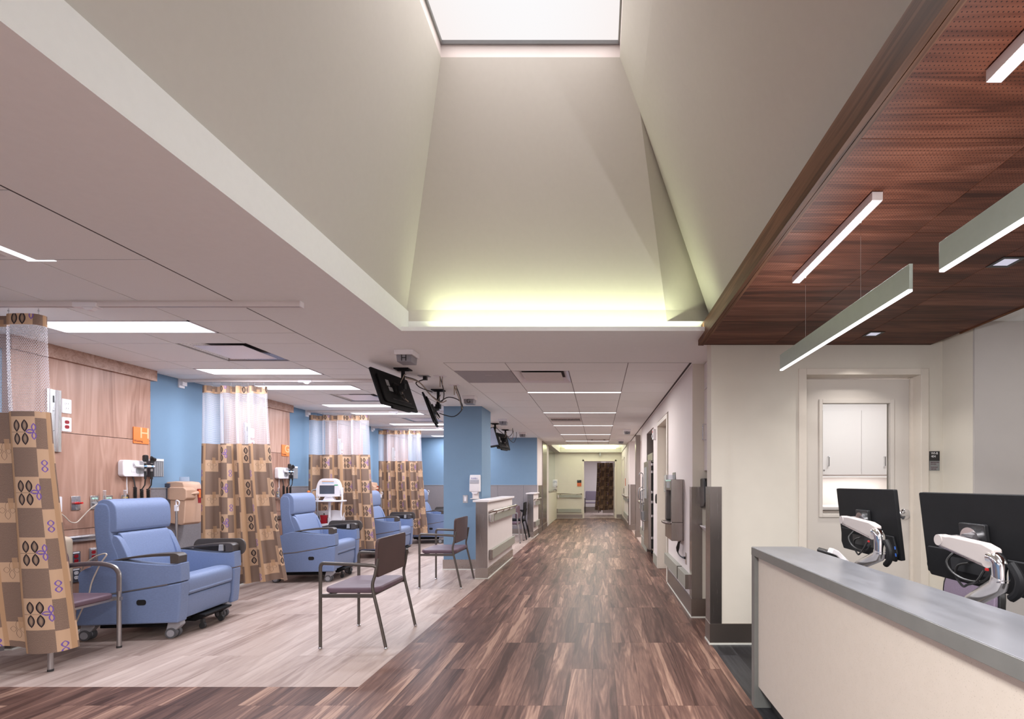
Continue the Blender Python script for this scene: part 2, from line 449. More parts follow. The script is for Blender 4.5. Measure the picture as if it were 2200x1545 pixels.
def obj(name, mb, mat, parent=None, loc=None, bevel=0.0, seg=2, smooth=True, rot=None):
    if isinstance(mb, MB):
        me = bpy.data.meshes.new(name); me.from_pydata(mb.v, [], mb.f); me.update()
        if smooth:
            me.polygons.foreach_set('use_smooth', [True] * len(me.polygons))
            if not bevel: me.set_sharp_from_angle(angle=R(38))
        me.materials.append(M[mat] if isinstance(mat, str) else mat)
    else: me = mb
    o = bpy.data.objects.new(name, me); C.objects.link(o)
    if parent is not None: o.parent = parent
    if loc is not None: o.location = loc
    if rot is not None: o.rotation_euler = rot
    if bevel:
        bm = o.modifiers.new('bevel', 'BEVEL'); bm.width = bevel; bm.segments = seg; bm.limit_method = 'ANGLE'; bm.angle_limit = R(32)
        bm.harden_normals = True; bm.use_clamp_overlap = True
    return o
def tag(o, label, cat, group=None):
    o['label'] = label; o['category'] = cat
    if group: o['group'] = group
    return o
def thing(name, label, cat, loc=(0, 0, 0), rz=0.0, group=None):
    o = bpy.data.objects.new(name, None); o.empty_display_size = 0.1; C.objects.link(o)
    o.location = loc; o.rotation_euler = (0, 0, R(rz))
    return tag(o, label, cat, group)
def struct(name, mb, mat, parent=None, **k):
    o = obj(name, mb, mat, parent, **k)
    if parent is None: o['kind'] = 'structure'
    return o
def dup(root, loc, rz=None, label=None, group=None):
    r = root.copy(); C.objects.link(r); r.location = loc
    if rz is not None: r.rotation_euler = (0, 0, R(rz))
    if label: r['label'] = label
    if group: r['group'] = group
    for ch in list(root.children):
        c = ch.copy(); C.objects.link(c); c.parent = r
        for g in list(ch.children):
            d = g.copy(); C.objects.link(d); d.parent = c
    return r
_TXT = {}
def text(body, size, mat, parent, loc, rot=(90, 0, 0), name='lettering', align='CENTER', ext=0.0006):
    k = (body, size, mat, align, ext)
    if k not in _TXT:
        cu = bpy.data.curves.new('t', 'FONT'); cu.body = body; cu.size = size; cu.extrude = ext; cu.align_x = align; cu.align_y = 'CENTER'; cu.resolution_u = 3
        to = bpy.data.objects.new('t', cu); C.objects.link(to)
        dg = bpy.context.evaluated_depsgraph_get()
        me = bpy.data.meshes.new_from_object(to.evaluated_get(dg)); me.name = name
        bpy.data.objects.remove(to); bpy.data.curves.remove(cu)
        me.materials.clear(); me.materials.append(M[mat]); _TXT[k] = me
    o = bpy.data.objects.new(name, _TXT[k]); C.objects.link(o); o.parent = parent
    o.location = loc; o.rotation_euler = tuple(R(a) for a in rot)
    return o
def lamp(parent, loc, sx, sy, power, color, rot=(0, 0, 0), spread=180):
    l = bpy.data.lights.new('lamp_light', 'AREA'); l.shape = 'RECTANGLE'; l.size = sx; l.size_y = sy
    l.energy = power; l.color = color; l.spread = R(spread)
    o = bpy.data.objects.new('lamp_light', l); C.objects.link(o)
    o.location = loc; o.rotation_euler = tuple(R(a) for a in rot)
    if parent is not None: o.parent = parent
    return o
def MBbox(*a): return MB().box(*a)
H = 2.51      # ceiling height

# ------------------------------------------------------------------ floors
def planks(parent, name, x0, x1, y0, y1, w, L, ph, mat, solo_until=99, dx0=None):
    """individual planks along y from x0..x1; every other column shifted half a length; past solo_until one joined piece"""
    cache = {}; rest = MB(); x = x0; i = 0
    while x < x1 - 0.004:
        ww = min(w, x1 - x)
        k = math.floor((y0 - ph) / L) - 1
        sh = random.choice((0, 0.5)) if i % 3 else (0.5 if i % 2 else 0)
        while True:
            a = ph + (k + sh) * L; c = a + L; k += 1
            if c <= y0 + 0.01: continue
            if a >= y1 - 0.01: break
            a, c = max(a, y0), min(c, y1)
            if a < solo_until:
                key = (round(ww, 4), round(c - a, 3))
                if key not in cache:
                    lw, ll = key[0] / 2 - 0.0004, key[1] / 2 - 0.0004
                    mb = MB().box(-lw, lw, -ll, ll, -0.005, 0)
                    me = bpy.data.meshes.new(name); me.from_pydata(mb.v, [], mb.f); me.materials.append(M[mat]); cache[key] = me
                obj(name, cache[key], None, parent, (x + ww / 2, (a + c) / 2, 0))
            else: rest.box(x + .0004, x + ww - .0004, a + .0004, c - .0004, -0.005, 0)
        x += ww; i += 1
    if rest.v:
        o = obj(name + '_field', rest, mat, parent); o['kind'] = 'stuff'
fl = MB()
fl.box(-4.95, 4.6, -4.0, 24.0, -0.12, -0.0055)
floor = struct('floor', fl, 'toe')
planks(floor, 'walnut_plank', -1.565, 0.93, 2.3, 18.36, 0.1525, 1.14, 2.893, 'dark', 13.0)
planks(floor, 'walnut_plank', -4.75, -1.565, 2.3, 3.158, 0.1525, 1.14, 2.893, 'dark')
near = MB().box(-4.75, 0.93, -3.9, 2.2995, -0.005, 0).box(0.93, 1.7, 4.0, 6.6, -0.005, 0).box(.93, 1.7, 6.6, 10.4, -.005, 0)
o = obj('walnut_plank_field', near, 'dark', floor); o['kind'] = 'stuff'
floor2 = struct('floor', MBbox(-4.75, -1.57, 3.16, 12.5, -0.05, -0.0053), 'toe')
planks(floor2, 'ash_plank', -4.75, -1.565, 3.158, 12.58, 0.1525, 1.18, 3.73, 'light')
lf = MB().box(0.93, 2.6, 10.45, 13.7, -.005, 0).box(-2.0, 2.5, 18.36, 23.9, -.005, 0).box(1.6, 4.5, 4.05, 6.2, -.005, 0.0)
o = obj('ash_plank_field', lf, 'light', floor2); o['kind'] = 'stuff'
floor3 = struct('floor', MBbox(0.93, 4.55, -3.9, 4.0, -0.05, -0.0053), 'toe')
planks(floor3, 'charcoal_plank', 0.93, 1.54, 1.7, 4.0, 0.1525, 1.14, 2.6, 'char')
o = obj('charcoal_plank_field', MB().box(1.5404, 4.5, -3.9, 4.0, -.005, 0).box(.93, 1.5396, -3.9, 1.6996, -.005, 0), 'char', floor3); o['kind'] = 'stuff'

# ------------------------------------------------------------------ ceilings
ce = MB()
ce.box(-2.365, -1.527, -4.0, 14.96, H, H + 0.2)                     # long strip beside the light shaft
ce.box(-1.527, 1.75, 3.752, 3.888, H, 2.542)                        # lip of the cove
ce.box(-1.527, 1.75, 3.888, 4.745, H, H + 0.12)
ce.box(0.915, 2.9, 4.745, 14.96, H, H + 0.1)
ce.box(-1.527, 1.02, -4.0, .5, H, H + 0.12)
ceiling = struct('ceiling', ce, 'ceil')
def tiles(parent, xs, ys, skip=()):
    cache = {}
    for i in range(len(xs) - 1):
        for j in range(len(ys) - 1):
            if (i, j) in skip: continue
            w, d = round(xs[i + 1] - xs[i] - .009, 4), round(ys[j + 1] - ys[j] - .009, 4)
            if (w, d) not in cache:
                mb = MB().box(-w / 2, w / 2, -d / 2, d / 2, 0, 0.015)
                me = bpy.data.meshes.new('ceiling_tile'); me.from_pydata(mb.v, [], mb.f); me.materials.append(M['tile']); cache[(w, d)] = me
            obj('ceiling_tile', cache[(w, d)], None, parent, ((xs[i] + xs[i + 1]) / 2, (ys[j] + ys[j + 1]) / 2, H))
# corridor grid
cx = [-1.524, -0.921, -0.315, 0.291, 0.896]
cy = [4.757, 5.09] + [5.09 + .606 * k for k in range(1, 17)] + [14.95]
CORL = [6.26, 8.09, 9.86, 11.60, 13.45]
CORL = [min(cy, key=lambda q: abs(q - t)) for t in CORL]
sk = {(0, 1), (1, 1), (1, 7), (2, 14)}
xs2 = cx
sk |= {(1, 0), (2, 0)}
def grid(xs, ys, x0, x1, y0, y1, gap_cells=()):
    mb = MB()
    for x in xs: mb.box(x - .011, x + .011, y0, y1, H + .005, H + .03)
    for y in ys: mb.box(x0, x1, y - .011, y + .011, H + .005, H + .03)
    o = struct('ceiling', mb, 'tbar')
    obj('plenum_board', MBbox(x0, x1, y0, y1, H + .15, H + .16), 'gap', o)
    return o
gc = grid(cx, cy, -1.524, .912, 4.748, 14.955)
tiles(gc, cx, cy, sk)
tiles(gc, [cx[1], cx[3]], cy[:2])
obj('shadow_gap', MB().box(0.90, 0.928, 4.75, 14.95, H + .0005, H + .008).box(-1.524, .9, 4.746, 4.753, H + .0005, H + .008), 'gap', gc)
# bay grid
bx = [-4.75, -4.19, -3.585, -2.98, -2.372]
by = [-.45, .15, .75, 1.35, 1.95, 2.556, 3.16, 3.516, 3.81, 4.09, 4.69, 4.99, 5.27, 5.84, 6.13, 6.42, 7.02, 7.26, 7.53, 8.10, 8.36, 8.76, 9.36, 9.60, 9.87, 10.56, 10.86, 11.40, 12.0, 12.3, 12.58]
LY = [3.516, 4.99, 5.84, 7.26, 8.10, 9.60, 10.56, 12.0]
DY = [4.09, 6.42, 8.76]
gb = grid(bx, by, -4.78, -2.368, -4.0, 12.6)
sk = set()
for y in LY:
    j = by.index(y); sk |= {(1, j), (2, j)}
for y in DY: sk.add((2, by.index(y)))
tiles(gb, bx, by, sk)
obj('ceiling_tile_field', MBbox(-4.75, -2.372, -4.0, -.46, H, H + .015), 'tile', gb)['kind'] = 'stuff'
obj('shadow_gap', MB().box(-2.376, -2.364, -4.0, 12.58, H + .0005, H + .008), 'gap', gb)
# ceiling over the desk side and over the far rooms
struct('ceiling', MB().box(2.74, 4.6, -4.0, 3.7, 2.555, 2.65), 'tile')
obj('grid_bar', MB().box(2.75, 4.5, 3.05, 3.062, 2.553, 2.556).box(3.36, 3.372, 0, 3.67, 2.553, 2.556), 'tbar', bpy.data.objects['ceiling.003'])
fc = MB().box(-4.0, -1.45, 14.96, 18.3, 2.48, 2.6).box(.85, 2.0, 14.96, 18.3, 2.48, 2.6).box(-1.45, .85, 18.16, 18.3, 2.48, 2.56)
fc.box(-1.55, -1.45, 14.96, 18.3, 2.6, 3.0).box(.85, .95, 14.96, 18.3, 2.6, 3.0).box(-1.55, .95, 18.2, 18.3, 2.56, 3.0).box(-1.55, .95, 14.90, 14.97, 2.53, 3.0).box(-1.55, .95, 14.9, 18.3, 3.0, 3.05)
struct('ceiling', fc, 'shaft')
struct('ceiling', MB().box(-2.1, 2.6, 18.4, 24.0, 2.6, 2.7).box(1.6, 4.6, 4.15, 6.2, 2.51, 2.6), 'pinkw')

# light shaft: cove, sloping faces, skylight
z = lambda r: EYE + r
sh = MB()
sh.quad((-1.541, 3.89, 2.54), (0.56, 3.89, 2.54), (0.539, 3.89, z(1.391)), (-1.541, 3.89, z(1.391)))       # back band
sh.quad((0.56, 3.89, 2.54), (1.03, 4.262, 2.54), (1.0, 4.262, z(1.525)), (0.539, 3.89, z(1.391)))
sh.quad((-1.541, 3.89, z(1.391)), (0.539, 3.89, z(1.391)), (.2855, 3.3365, z(2.56)), (.141, 3.211, z(2.825)), (-1.046, 3.211, z(2.825)))  # back slope
sh.quad((0.539, 3.89, z(1.391)), (1.0, 4.262, z(1.525)), (.2855, 3.3365, z(2.56)))                          # folded facet
sh.quad((-1.541, 0.42, H), (-1.541, 3.89, H), (-1.541, 3.89, z(1.391)), (-1.541, 0.42, z(1.391)))            # left band
sh.quad((-1.541, 0.42, z(1.391)), (-1.541, 3.89, z(1.391)), (-1.046, 3.211, z(2.825)), (-1.046, 1.95, z(2.825)))
sh.quad((.141, 1.95, z(2.825)), (.141, 3.211, z(2.825)), (.2855, 3.3365, z(2.56)), (.2855, 1.80, z(2.56)))
sh.quad((.2855, 1.80, z(2.56)), (.2855, 3.3365, z(2.56)), (1.0, 4.262, z(1.525)), (1.06, 4.262, z(1.23)), (1.06, 0.42, z(1.23)), (1.0, 0.42, z(1.40)))
sh.quad((-1.541, 0.42, H), (1.06, 0.42, H), (1.0, 0.42, z(1.4)), (.2855, 1.80, z(2.56)), (.141, 1.95, z(2.825)), (-1.046, 1.95, z(2.825)), (-1.541, 0.42, z(1.391)))
shaft = struct('ceiling', sh, 'shaft', smooth=False)
rv = MB()
a, b_ = z(2.825), z(2.93)
for (x0, y0, x1, y1) in ((-1.046, 3.211, .141, 3.211), (-1.046, 1.95, -1.046, 3.211), (.141, 1.95, .141, 3.211), (-1.046, 1.95, .141, 1.95)):
    rv.quad((x0, y0, a), (x1, y1, a), (x1, y1, b_), (x0, y0, b_))
obj('skylight_curb', rv, 'pinkw', shaft, smooth=False)
win = struct('window_1', MB().box(-.61, .61, -.64, .64, 0, .02), 'sky', loc=(-.4525, 2.58, z(2.93)))
g = .012
fr = MB()
for (x0, x1, y0, y1) in ((-1.046, .141, 3.199, 3.211), (-1.046, -1.034, 1.95, 3.2), (.129, .141, 1.95, 3.2)):
    fr.box(x0, x1, y0, y1, z(2.905), z(2.929))
fr.xf(Matrix.Translation((.4525, -2.58, -z(2.93))))
obj('window_frame', fr, 'greyp', win)
lamp(None, (-.4525, 2.58, z(2.90)), 1.1, 1.15, P_SKY, K_SKY)

# cove lamp, hidden behind the lip
t = thing('cove_lamp', 'glowing strip lamp behind the lip of the tall light shaft', 'lamp', (0, 3.80, 2.542))
obj('lens', MB().box(-1.36, .86, -.006, .006, 0.001, .005), 'ledc', t)
lamp(t, (-.25, .0, .007), 2.2, .012, P_COVE, K_COVE, (166, 0, 0), 120)
# roof slab above everything so no sky leaks in
struct('ceiling', MB().box(-5, -1.6, -4.1, 24, 2.72, 2.8).box(1.1, 5, -4.1, 24, 2.72, 2.8).box(-1.6, 1.1, 4.3, 24, 3.06, 3.14), 'ceil')
struct('ceiling', MB().box(-2, 1.6, -4.1, 4.5, 4.35, 4.45).box(-1.7, -1.6, -4.1, 4.5, 2.7, 4.4).box(1.1, 1.2, -4.1, 4.5, 2.8, 4.4).box(-2, 1.6, 4.4, 4.5, 2.7, 4.4).box(-2, 1.6, -4.1, -4, 2.5, 4.4), 'ceil')

# ------------------------------------------------------------------ walls
struct('wall_left', MBbox(-4.95, -4.75, -4.0, 12.7, 0, H + .1), 'blue')
struct('wall_rear', MBbox(-4.95, 4.6, -4.2, -4.0, 0, 2.7), 'pinkw')
struct('wall_right', MBbox(4.5, 4.7, -4.0, 6.3, 0, 2.7), 'cream')
wf = struct('wall_far', MBbox(-4.75, -1.60, 12.58, 12.75, 0, H + .1), 'blue')
wl = bpy.data.objects['wall_left']
for i, (a, c) in enumerate(((-.2, 1.3), (1.3, 2.8), (2.8, 3.9), (5.05, 6.18), (7.33, 8.46), (9.61, 10.74), (11.89, 12.55))):
    ws = struct('wall_left', MBbox(-4.749, -4.738, a + .002, c - .002, .1, 1.27), 'wains')
    if (a, c) in ((2.8, 3.9), (5.05, 6.18), (7.33, 8.46), (9.61, 10.74)): obj('wainscot_cap', MBbox(-4.749, -4.732, a, c, 1.27, 1.282), 'greyp', ws)
xs = [-4.73, -3.5, -2.62, -1.95, -1.587]
for a, c in zip(xs, xs[1:]):
    obj('wainscot_panel', MBbox(a + .002, c - .002, 12.568, 12.579, .1, 1.27), 'wains', wf)
obj('wainscot_cap', MBbox(-4.73, -1.587, 12.562, 12.579, 1.27, 1.282), 'greyp', wf)
struct('baseboard_left', MB().box(-4.737, -4.727, -3.9, 12.56, 0, .1), 'wains')
struct('baseboard_far', MB().box(-4.72, -1.59, 12.55, 12.566, .012, .14), 'ssd')
struct('trim_1', MB().box(-4.72, -1.59, 12.54, 12.566, 0, .012), 'strip')
# pillar
pl = struct('wall_pillar', MBbox(-2.38, -1.794, 7.435, 8.04, 0, H), 'blue')
pb = struct('baseboard_pillar', MB().box(-2.39, -1.784, 7.423, 8.05, .014, .155), 'ssh')
struct('trim_2', MB().box(-2.395, -1.779, 7.415, 8.055, 0.0, .014), 'strip')
# pale faced wall beyond the bays on the left
w = struct('wall_corridor', MB().box(-1.75, -1.585, 12.75, 13.55, 0, H).box(-1.75, -1.57, 14.62, 15.2, 0, 2.6).box(-1.60, -1.585, 12.58, 12.75, 0, H), 'pinkw')
obj('steel_guard', MBbox(-1.586, -1.575, 12.72, 13.53, .14, 1.27), 'ss', w)
struct('trim_3', MB().box(-1.75, -1.56, 13.55, 14.62, .16, H), 'ss')
struct('baseboard_corridor', MB().box(-1.755, -1.55, 13.56, 14.63, 0, .16).box(-1.58, -1.568, 12.6, 13.54, 0, .14), 'ssd')
# half wall with glass above
hw = struct('wall_half', MBbox(-1.72, -1.58, 15.2, 18.3, 0, 1.02), 'cream')
obj('steel_cap', MBbox(-1.73, -1.57, 15.2, 18.3, 1.02, 1.06), 'ssh', hw)
gl = struct('window_2', MBbox(-1.655, -1.645, 15.2, 18.29, 1.06, 2.48), 'glass')
# end wall with doorway
we = struct('wall_end', MB().box(-4.0, -.60, 18.3, 18.42, 0, 2.6).box(.665, 2.0, 18.3, 18.42, 0, 2.6).box(-.60, .665, 18.3, 18.42, 2.2, 2.6), 'cream')
obj('seam_strip', MB().box(-4, -.605, 18.294, 18.301, 1.30, 1.31).box(.7, .98, 18.294, 18.301, 1.30, 1.31), 'frame', we)
struct('baseboard_end', MB().box(-4, -.605, 18.285, 18.301, .01, .145).box(.68, .98, 18.285, 18.301, .01, .145), 'ssd')
struct('trim_4', MB().box(-4, -.605, 18.275, 18.301, 0, .01).box(.68, .98, 18.275, 18.301, 0, .01), 'strip')
df = struct('door_1', MB().box(-.605, -.549, 18.28, 18.44, 0, 2.21).box(.616, .672, 18.28, 18.44, 0, 2.21).box(-.605, .672, 18.28, 18.44, 2.157, 2.21), 'frame')
for hz in (.3, 1.15, 2.0): obj('hinge', MBbox(.602, .622, 18.44, 18.47, hz - .06, hz + .06), 'greyp', df)
obj('door_leaf', MBbox(.60, .645, 18.47, 19.55, .01, 2.15), 'doorp', df)
# room beyond the end door
struct('wall_end_room', MB().box(-2.1, 2.6, 23.0, 23.1, 0, 2.7).box(-2.2, -2.1, 18.4, 23.1, 0, 2.7).box(2.5, 2.6, 18.4, 23.1, 0, 2.7).box(.12, .35, 22.5, 23, 0, 2.7).box(.30, 1.2, 21.6, 21.7, 0, .62), 'pinkw')
struct('baseboard_end_room', MB().box(-2.1, .12, 22.97, 23, 0, .2).box(.18, 1.2, 21.5, 21.6, 0, .2), 'ssd')
# right side of the corridor
wr = struct('wall_corridor', MB().box(.93, 1.75, 4.80, 6.45, 0, H).box(.93, 1.1, 7.60, 8.20, 0, H).box(.93, 1.1, 6.45, 7.60, 2.29, H).box(.93, 1.75, 9.35, 10.45, 0, H)
            .box(.93, 1.1, 8.20, 9.35, 2.28, H).box(1.65, 1.75, 6.45, 9.35, 0, H).box(1.1, 1.75, 7.60, 8.15, 0, H), 'pinkw')
struct('wall_alcove', MB().box(2.6, 2.7, 10.45, 13.7, 0, H).box(1.05, 2.7, 13.7, 13.8, 0, H).box(.87, 1.05, 13.7, 18.3, 0, 2.6).box(1.05, 2.1, 14.9, 15, 0, 2.6).box(1.75, 2.7, 10.35, 10.45, 0, H), 'pinkw')
struct('trim_5', MB().box(.915, 1.03, 11.9, 12.1, .16, H), 'ss')
struct('baseboard_column', MB().box(.905, 1.04, 11.89, 12.11, 0, .16), 'ssd')
struct('trim_6', MB().box(.90, 1.055, 13.685, 13.70, .15, 1.29).box(.862, .87, 13.69, 14.1, .15, 1.29), 'ss')
struct('baseboard_alcove', MB().box(.858, 1.06, 13.68, 13.70, 0, .15).box(.856, .87, 13.7, 18.28, 0, .15), 'ssd')
# alcove wall end, corner guards
obj('cream_face', MBbox(.931, 1.75, 4.797, 4.80, .17, H), 'cream', wr)
g1 = struct('trim_7', MB().box(.921, .929, 4.797, 4.90, .17, 1.293).box(.921, 1.025, 4.785, 4.797, .17, 1.293), 'ss')
struct('baseboard_niche', MB().box(.915, .93, 4.796, 6.42, .014, .185).box(.915, 1.6, 4.775, 4.796, .014, .185), 'ssd')
struct('trim_8', MB().box(.910, .93, 4.796, 6.43, 0, .014).box(.910, 1.6, 4.769, 4.796, 0, .014), 'strip')
struct('baseboard_right', MB().box(.918, .93, 7.62, 8.18, .0, .17).box(.918, .93, 9.36, 10.44, 0, .19), 'bumper')
# front right wall with the staff door
wq = struct('wall_front', MB().box(.931, 1.70, 4.0, 4.155, 0, 2.6).box(2.665, 2.842, 4.0, 4.155, 0, 2.6).box(1.70, 2.665, 4.0, 4.155, 2.23, 2.6), 'cream')
struct('wall_front', MB().box(2.842, 3.2, 3.676, 4.155, 0, 2.7), 'cream')
struct('wall_front', MB().box(2.843, 4.5, 3.66, 3.6755, 0, 2.7), 'grey')
struct('trim_9', MB().box(.919, .931, 4.0, 4.155, .17, 1.30).box(.919, 1.015, 3.988, 4.0, .17, 1.30), 'ss')
struct('baseboard_front', MB().box(.915, .931, 4.0, 4.155, .014, .17).box(.915, 1.65, 3.985, 4.0, .014, .17).box(2.72, 2.84, 3.985, 4.0, .02, .17).box(2.83, 2.842, 3.66, 3.98, .02, .17).box(2.843, 4.5, 3.645, 3.66, .02, .17), 'ssd')
struct('trim_10', MB().box(.910, .931, 4.0, 4.155, 0, .014).box(.910, 1.65, 3.979, 4.0, 0, .014), 'strip')
# alcove back
struct('wall_niche', MB().box(1.60, 1.65, 4.155, 4.80, 0, H), 'cream')
# staff room behind the door
struct('wall_staff_room', MB().box(1.66, 1.75, 4.16, 6.1, 0, 2.6).box(1.66, 4.6, 6.0, 6.1, 0, 2.6), 'pinkw')

# staff door with a glazed panel
d3 = struct('door_3', MB().box(1.65, 1.715, 3.985, 4.16, 0, 2.276).box(2.657, 2.72, 3.985, 4.16, 0, 2.276).box(1.715, 2.657, 3.985, 4.16, 2.223, 2.276), 'frame', bevel=.003)
obj('door_leaf', MB().box(1.717, 1.897, 4.11, 4.15, .012, 2.211).box(2.470, 2.652, 4.11, 4.15, .012, 2.211).box(1.897, 2.470, 4.11, 4.15, .012, 1.069).box(1.897, 2.470, 4.11, 4.15, 2.006, 2.211), 'doorp', d3)
obj('door_stop', MB().box(1.715, 1.735, 4.15, 4.16, 0, 2.22).box(2.635, 2.657, 4.09, 4.108, 0, 2.22), 'frame', d3)
obj('glazing_bead', MB().box(1.868, 1.897, 4.095, 4.11, 1.04, 2.04).box(2.470, 2.504, 4.095, 4.11, 1.04, 2.04).box(1.897, 2.470, 4.095, 4.11, 1.04, 1.069).box(1.897, 2.470, 4.095, 4.11, 2.006, 2.04), 'doorp', d3, bevel=.003)
obj('glass_pane', MBbox(1.897, 2.470, 4.128, 4.133, 1.069, 2.006), 'glass', d3)
hn = obj('door_handle', MB().lathe([(.047, 0), (.047, .008), (.040, .014), (.022, .016), (.020, .03)], seg=24).xf(Matrix.Translation((2.596, 4.11, 1.065)) @ Matrix.Rotation(R(90), 4, 'X'))
         .tube(spline([(2.596, 4.065, 1.065), (2.57, 4.06, 1.064), (2.52, 4.062, 1.063), (2.49, 4.07, 1.062)], 5), .011, 8), 'chrome', d3)
# recessed door on the right of the corridor
d2 = struct('door_2', MB().box(.915, 1.1, 6.49, 6.55, 0, 2.27).box(.915, 1.1, 7.54, 7.60, 0, 2.27).box(.915, 1.1, 6.55, 7.54, 2.21, 2.27), 'frame', bevel=.003)
obj('door_leaf', MBbox(1.05, 1.09, 6.55, 7.54, .01, 2.21), 'doorp', d2)
obj('door_handle', MB().tube(spline([(1.05, 6.65, 1.0), (.99, 6.65, 1.0), (.985, 6.68, 1.0), (.985, 6.78, 1.0)], 4), .011), 'chrome', d2)
# plain door at the far right of the corridor
d4 = struct('door_4', MB().box(.855, .872, 16.2, 16.26, 0, 2.2).box(.855, .872, 17.3, 17.36, 0, 2.2).box(.855, .872, 16.2, 17.36, 2.15, 2.2).box(.864, .8695, 16.26, 17.3, 0, 2.15), 'frame')
obj('door_handle', MB().box(.845, .865, 16.36, 16.42, .98, 1.16), 'signd', d4)

# ------------------------------------------------------------------ wood ceiling over the desk
wc = struct('ceiling', MB().box(.852, 2.738, -3.9, 4.0, 2.478, 2.56), 'joint')
ys = [4.0 - .6 * k for k in range(0, 14)]
ys[0] = 3.99
xw = [.852, 1.44, 2.04, 2.735]
cache = {}
for i in range(3):
    for j in range(len(ys) - 1):
        w_, d_ = round(xw[i + 1] - xw[i] - .003, 4), round(ys[j] - ys[j + 1] - .003, 4)
        if (w_, d_) not in cache:
            mb = MB().box(-w_ / 2, w_ / 2, -d_ / 2, d_ / 2, 0, .012)
            me = bpy.data.meshes.new('veneer_panel'); me.from_pydata(mb.v, [], mb.f); me.materials.append(M['perf']); cache[(w_, d_)] = me
        obj('veneer_panel', cache[(w_, d_)], None, wc, ((xw[i] + xw[i + 1]) / 2, (ys[j] + ys[j + 1]) / 2, 2.468))
fa = struct('trim_11', MB().box(.823, .848, -3.9, 4.0, 2.466, 2.597), 'cherryf')
obj('inner_bead', MB().box(.8484, .866, -3.9, 3.995, 2.464, 2.470), 'cherryf', fa)
obj('leak_cover', MB().box(.848, 1.10, -3.9, 4.29, 2.562, 2.575), 'shaft', fa)  # unseen cover added to stop light leaking past the fascia
struct('trim_12', MB().box(2.735, 2.745, -3.9, 3.67, 2.46, 2.56), 'cherryf')

# lamps on and under the wood ceiling
def surface_lamp(y0, y1, label):
    t = thing('linear_ceiling_lamp', label, 'lamp', (1.0865, (y0 + y1) / 2, 2.468), group='slim box lamps on the wood ceiling')
    L = (y1 - y0) / 2
    obj('housing', MB().box(-.021, .021, -L, L, -.036, -.003), 'lampw', t, bevel=.001)
    obj('lens', MB().box(-.019, .019, -L + .003, L - .003, -.0385, -.036), 'leds', t)
    lamp(t, (0, 0, -.041), .036, 2 * L, P_SURF, K_PEND)
    return t
surface_lamp(1.885, 2.666, 'slim white box lamp on the wood ceiling with two wires hanging from it')
surface_lamp(.552, 1.332, 'slim white box lamp on the wood ceiling cut by the right picture edge')
def pendant(y0, y1, wires, label):
    t = thing('linear_pendant_lamp', label, 'lamp', (1.085, (y0 + y1) / 2, 2.0), group='slim blade pendant lamps over the desk')
    L = (y1 - y0) / 2; cy_ = (y0 + y1) / 2
    obj('blade', MB().box(-.006, .006, -L, L, .004, .092), 'bladec', t, bevel=.001)
    obj('lens', MB().box(-.0075, .0075, -L + .004, L - .004, -.003, .0045), 'led', t)
    for wy in wires: obj('suspension_wire', MB().tube([(0, wy - cy_, .09), (0, wy - cy_, .43)], .0011, 6), 'chrome', t)
    for s_ in (-1, 1): lamp(t, (s_ * .006, 0, -.008), .014, 2 * L, P_PEND, K_PEND, (0, s_ * -50, 0))
    lamp(t, (0, 0, .094), .010, 2 * L, P_PEND * .32, K_PEND, (180, 0, 0))
    return t
M['bladec'] = plain('blade_sage_grey', (0.21, 0.23, 0.20), 0.4, metal=0.2, mottle=0.03)
pendant(1.68, 2.88, (2.003, 2.537), 'sage grey blade pendant lamp wholly in view hanging by two wires')
pendant(.335, 1.535, (.72, 1.2), 'sage grey blade pendant lamp running out of the right picture edge')
for y, lb in ((3.69, 'small square black downlight in the wood ceiling near the staff door'), (2.49, 'small square black downlight in the wood ceiling nearer the right edge')):
    t = thing('recessed_downlight', lb, 'downlight', (2.095, y, 2.468), group='square downlights in the wood ceiling')
    obj('frame', MB().box(-.058, .058, -.058, -.04, -.004, .0).box(-.058, .058, .04, .058, -.004, 0).box(-.058, -.04, -.04, .04, -.004, 0).box(.04, .058, -.04, .04, -.004, 0), 'black', t)
    obj('lens', MB().box(-.04, .04, -.04, .04, -.0015, -.0005), 'leddim', t)
    lamp(t, (0, 0, -.006), .06, .06, P_DOWN, (1, .95, .9), (0, 0, 0), 110)
# ------------------------------------------------------------------ ceiling lamps, diffusers and signs
CNT = ['nearest the wood wall panel with the letter H', 'second along the bays, beyond the steel diffuser', 'third along the bays, above the second curtain',
       'fourth along the bays, left of the near screen', 'fifth along the bays, above the third curtain', 'sixth along the bays, above the third bay', 'seventh along the bays, above the fourth curtain', 'last along the bays by the blue end wall']
def troffer(y0, w, label, real=True):
    t = thing('ceiling_light', label, 'ceiling light', (-3.585, y0 + w / 2, H), group='long white ceiling lights over the bays')
    a, bb = .598, w / 2 - .006
    obj('frame', MB().box(-a, a, -bb, -bb + .012, -.002, .02).box(-a, a, bb - .012, bb, -.002, .02).box(-a, -a + .012, -bb, bb, -.002, .02).box(a - .012, a, -bb, bb, -.002, .02).box(-a, a, -bb, bb, .018, .022), 'white', t)
    n = 2; ww = (2 * bb - .03) / n
    for k in range(n): obj('lens', MB().box(-a + .014, a - .014, -bb + .014 + k * ww, -bb + .012 + (k + 1) * ww, .0, .012), 'ledb', t)
    lamp(t, (0, 0, -.004), 1.15, 2 * bb - .03, P_BAY, K_COOL)
    return t
for k, y in enumerate(LY):
    nxt = by[by.index(y) + 1]
    troffer(y, nxt - y, 'long white ceiling light over the bays, ' + CNT[k])
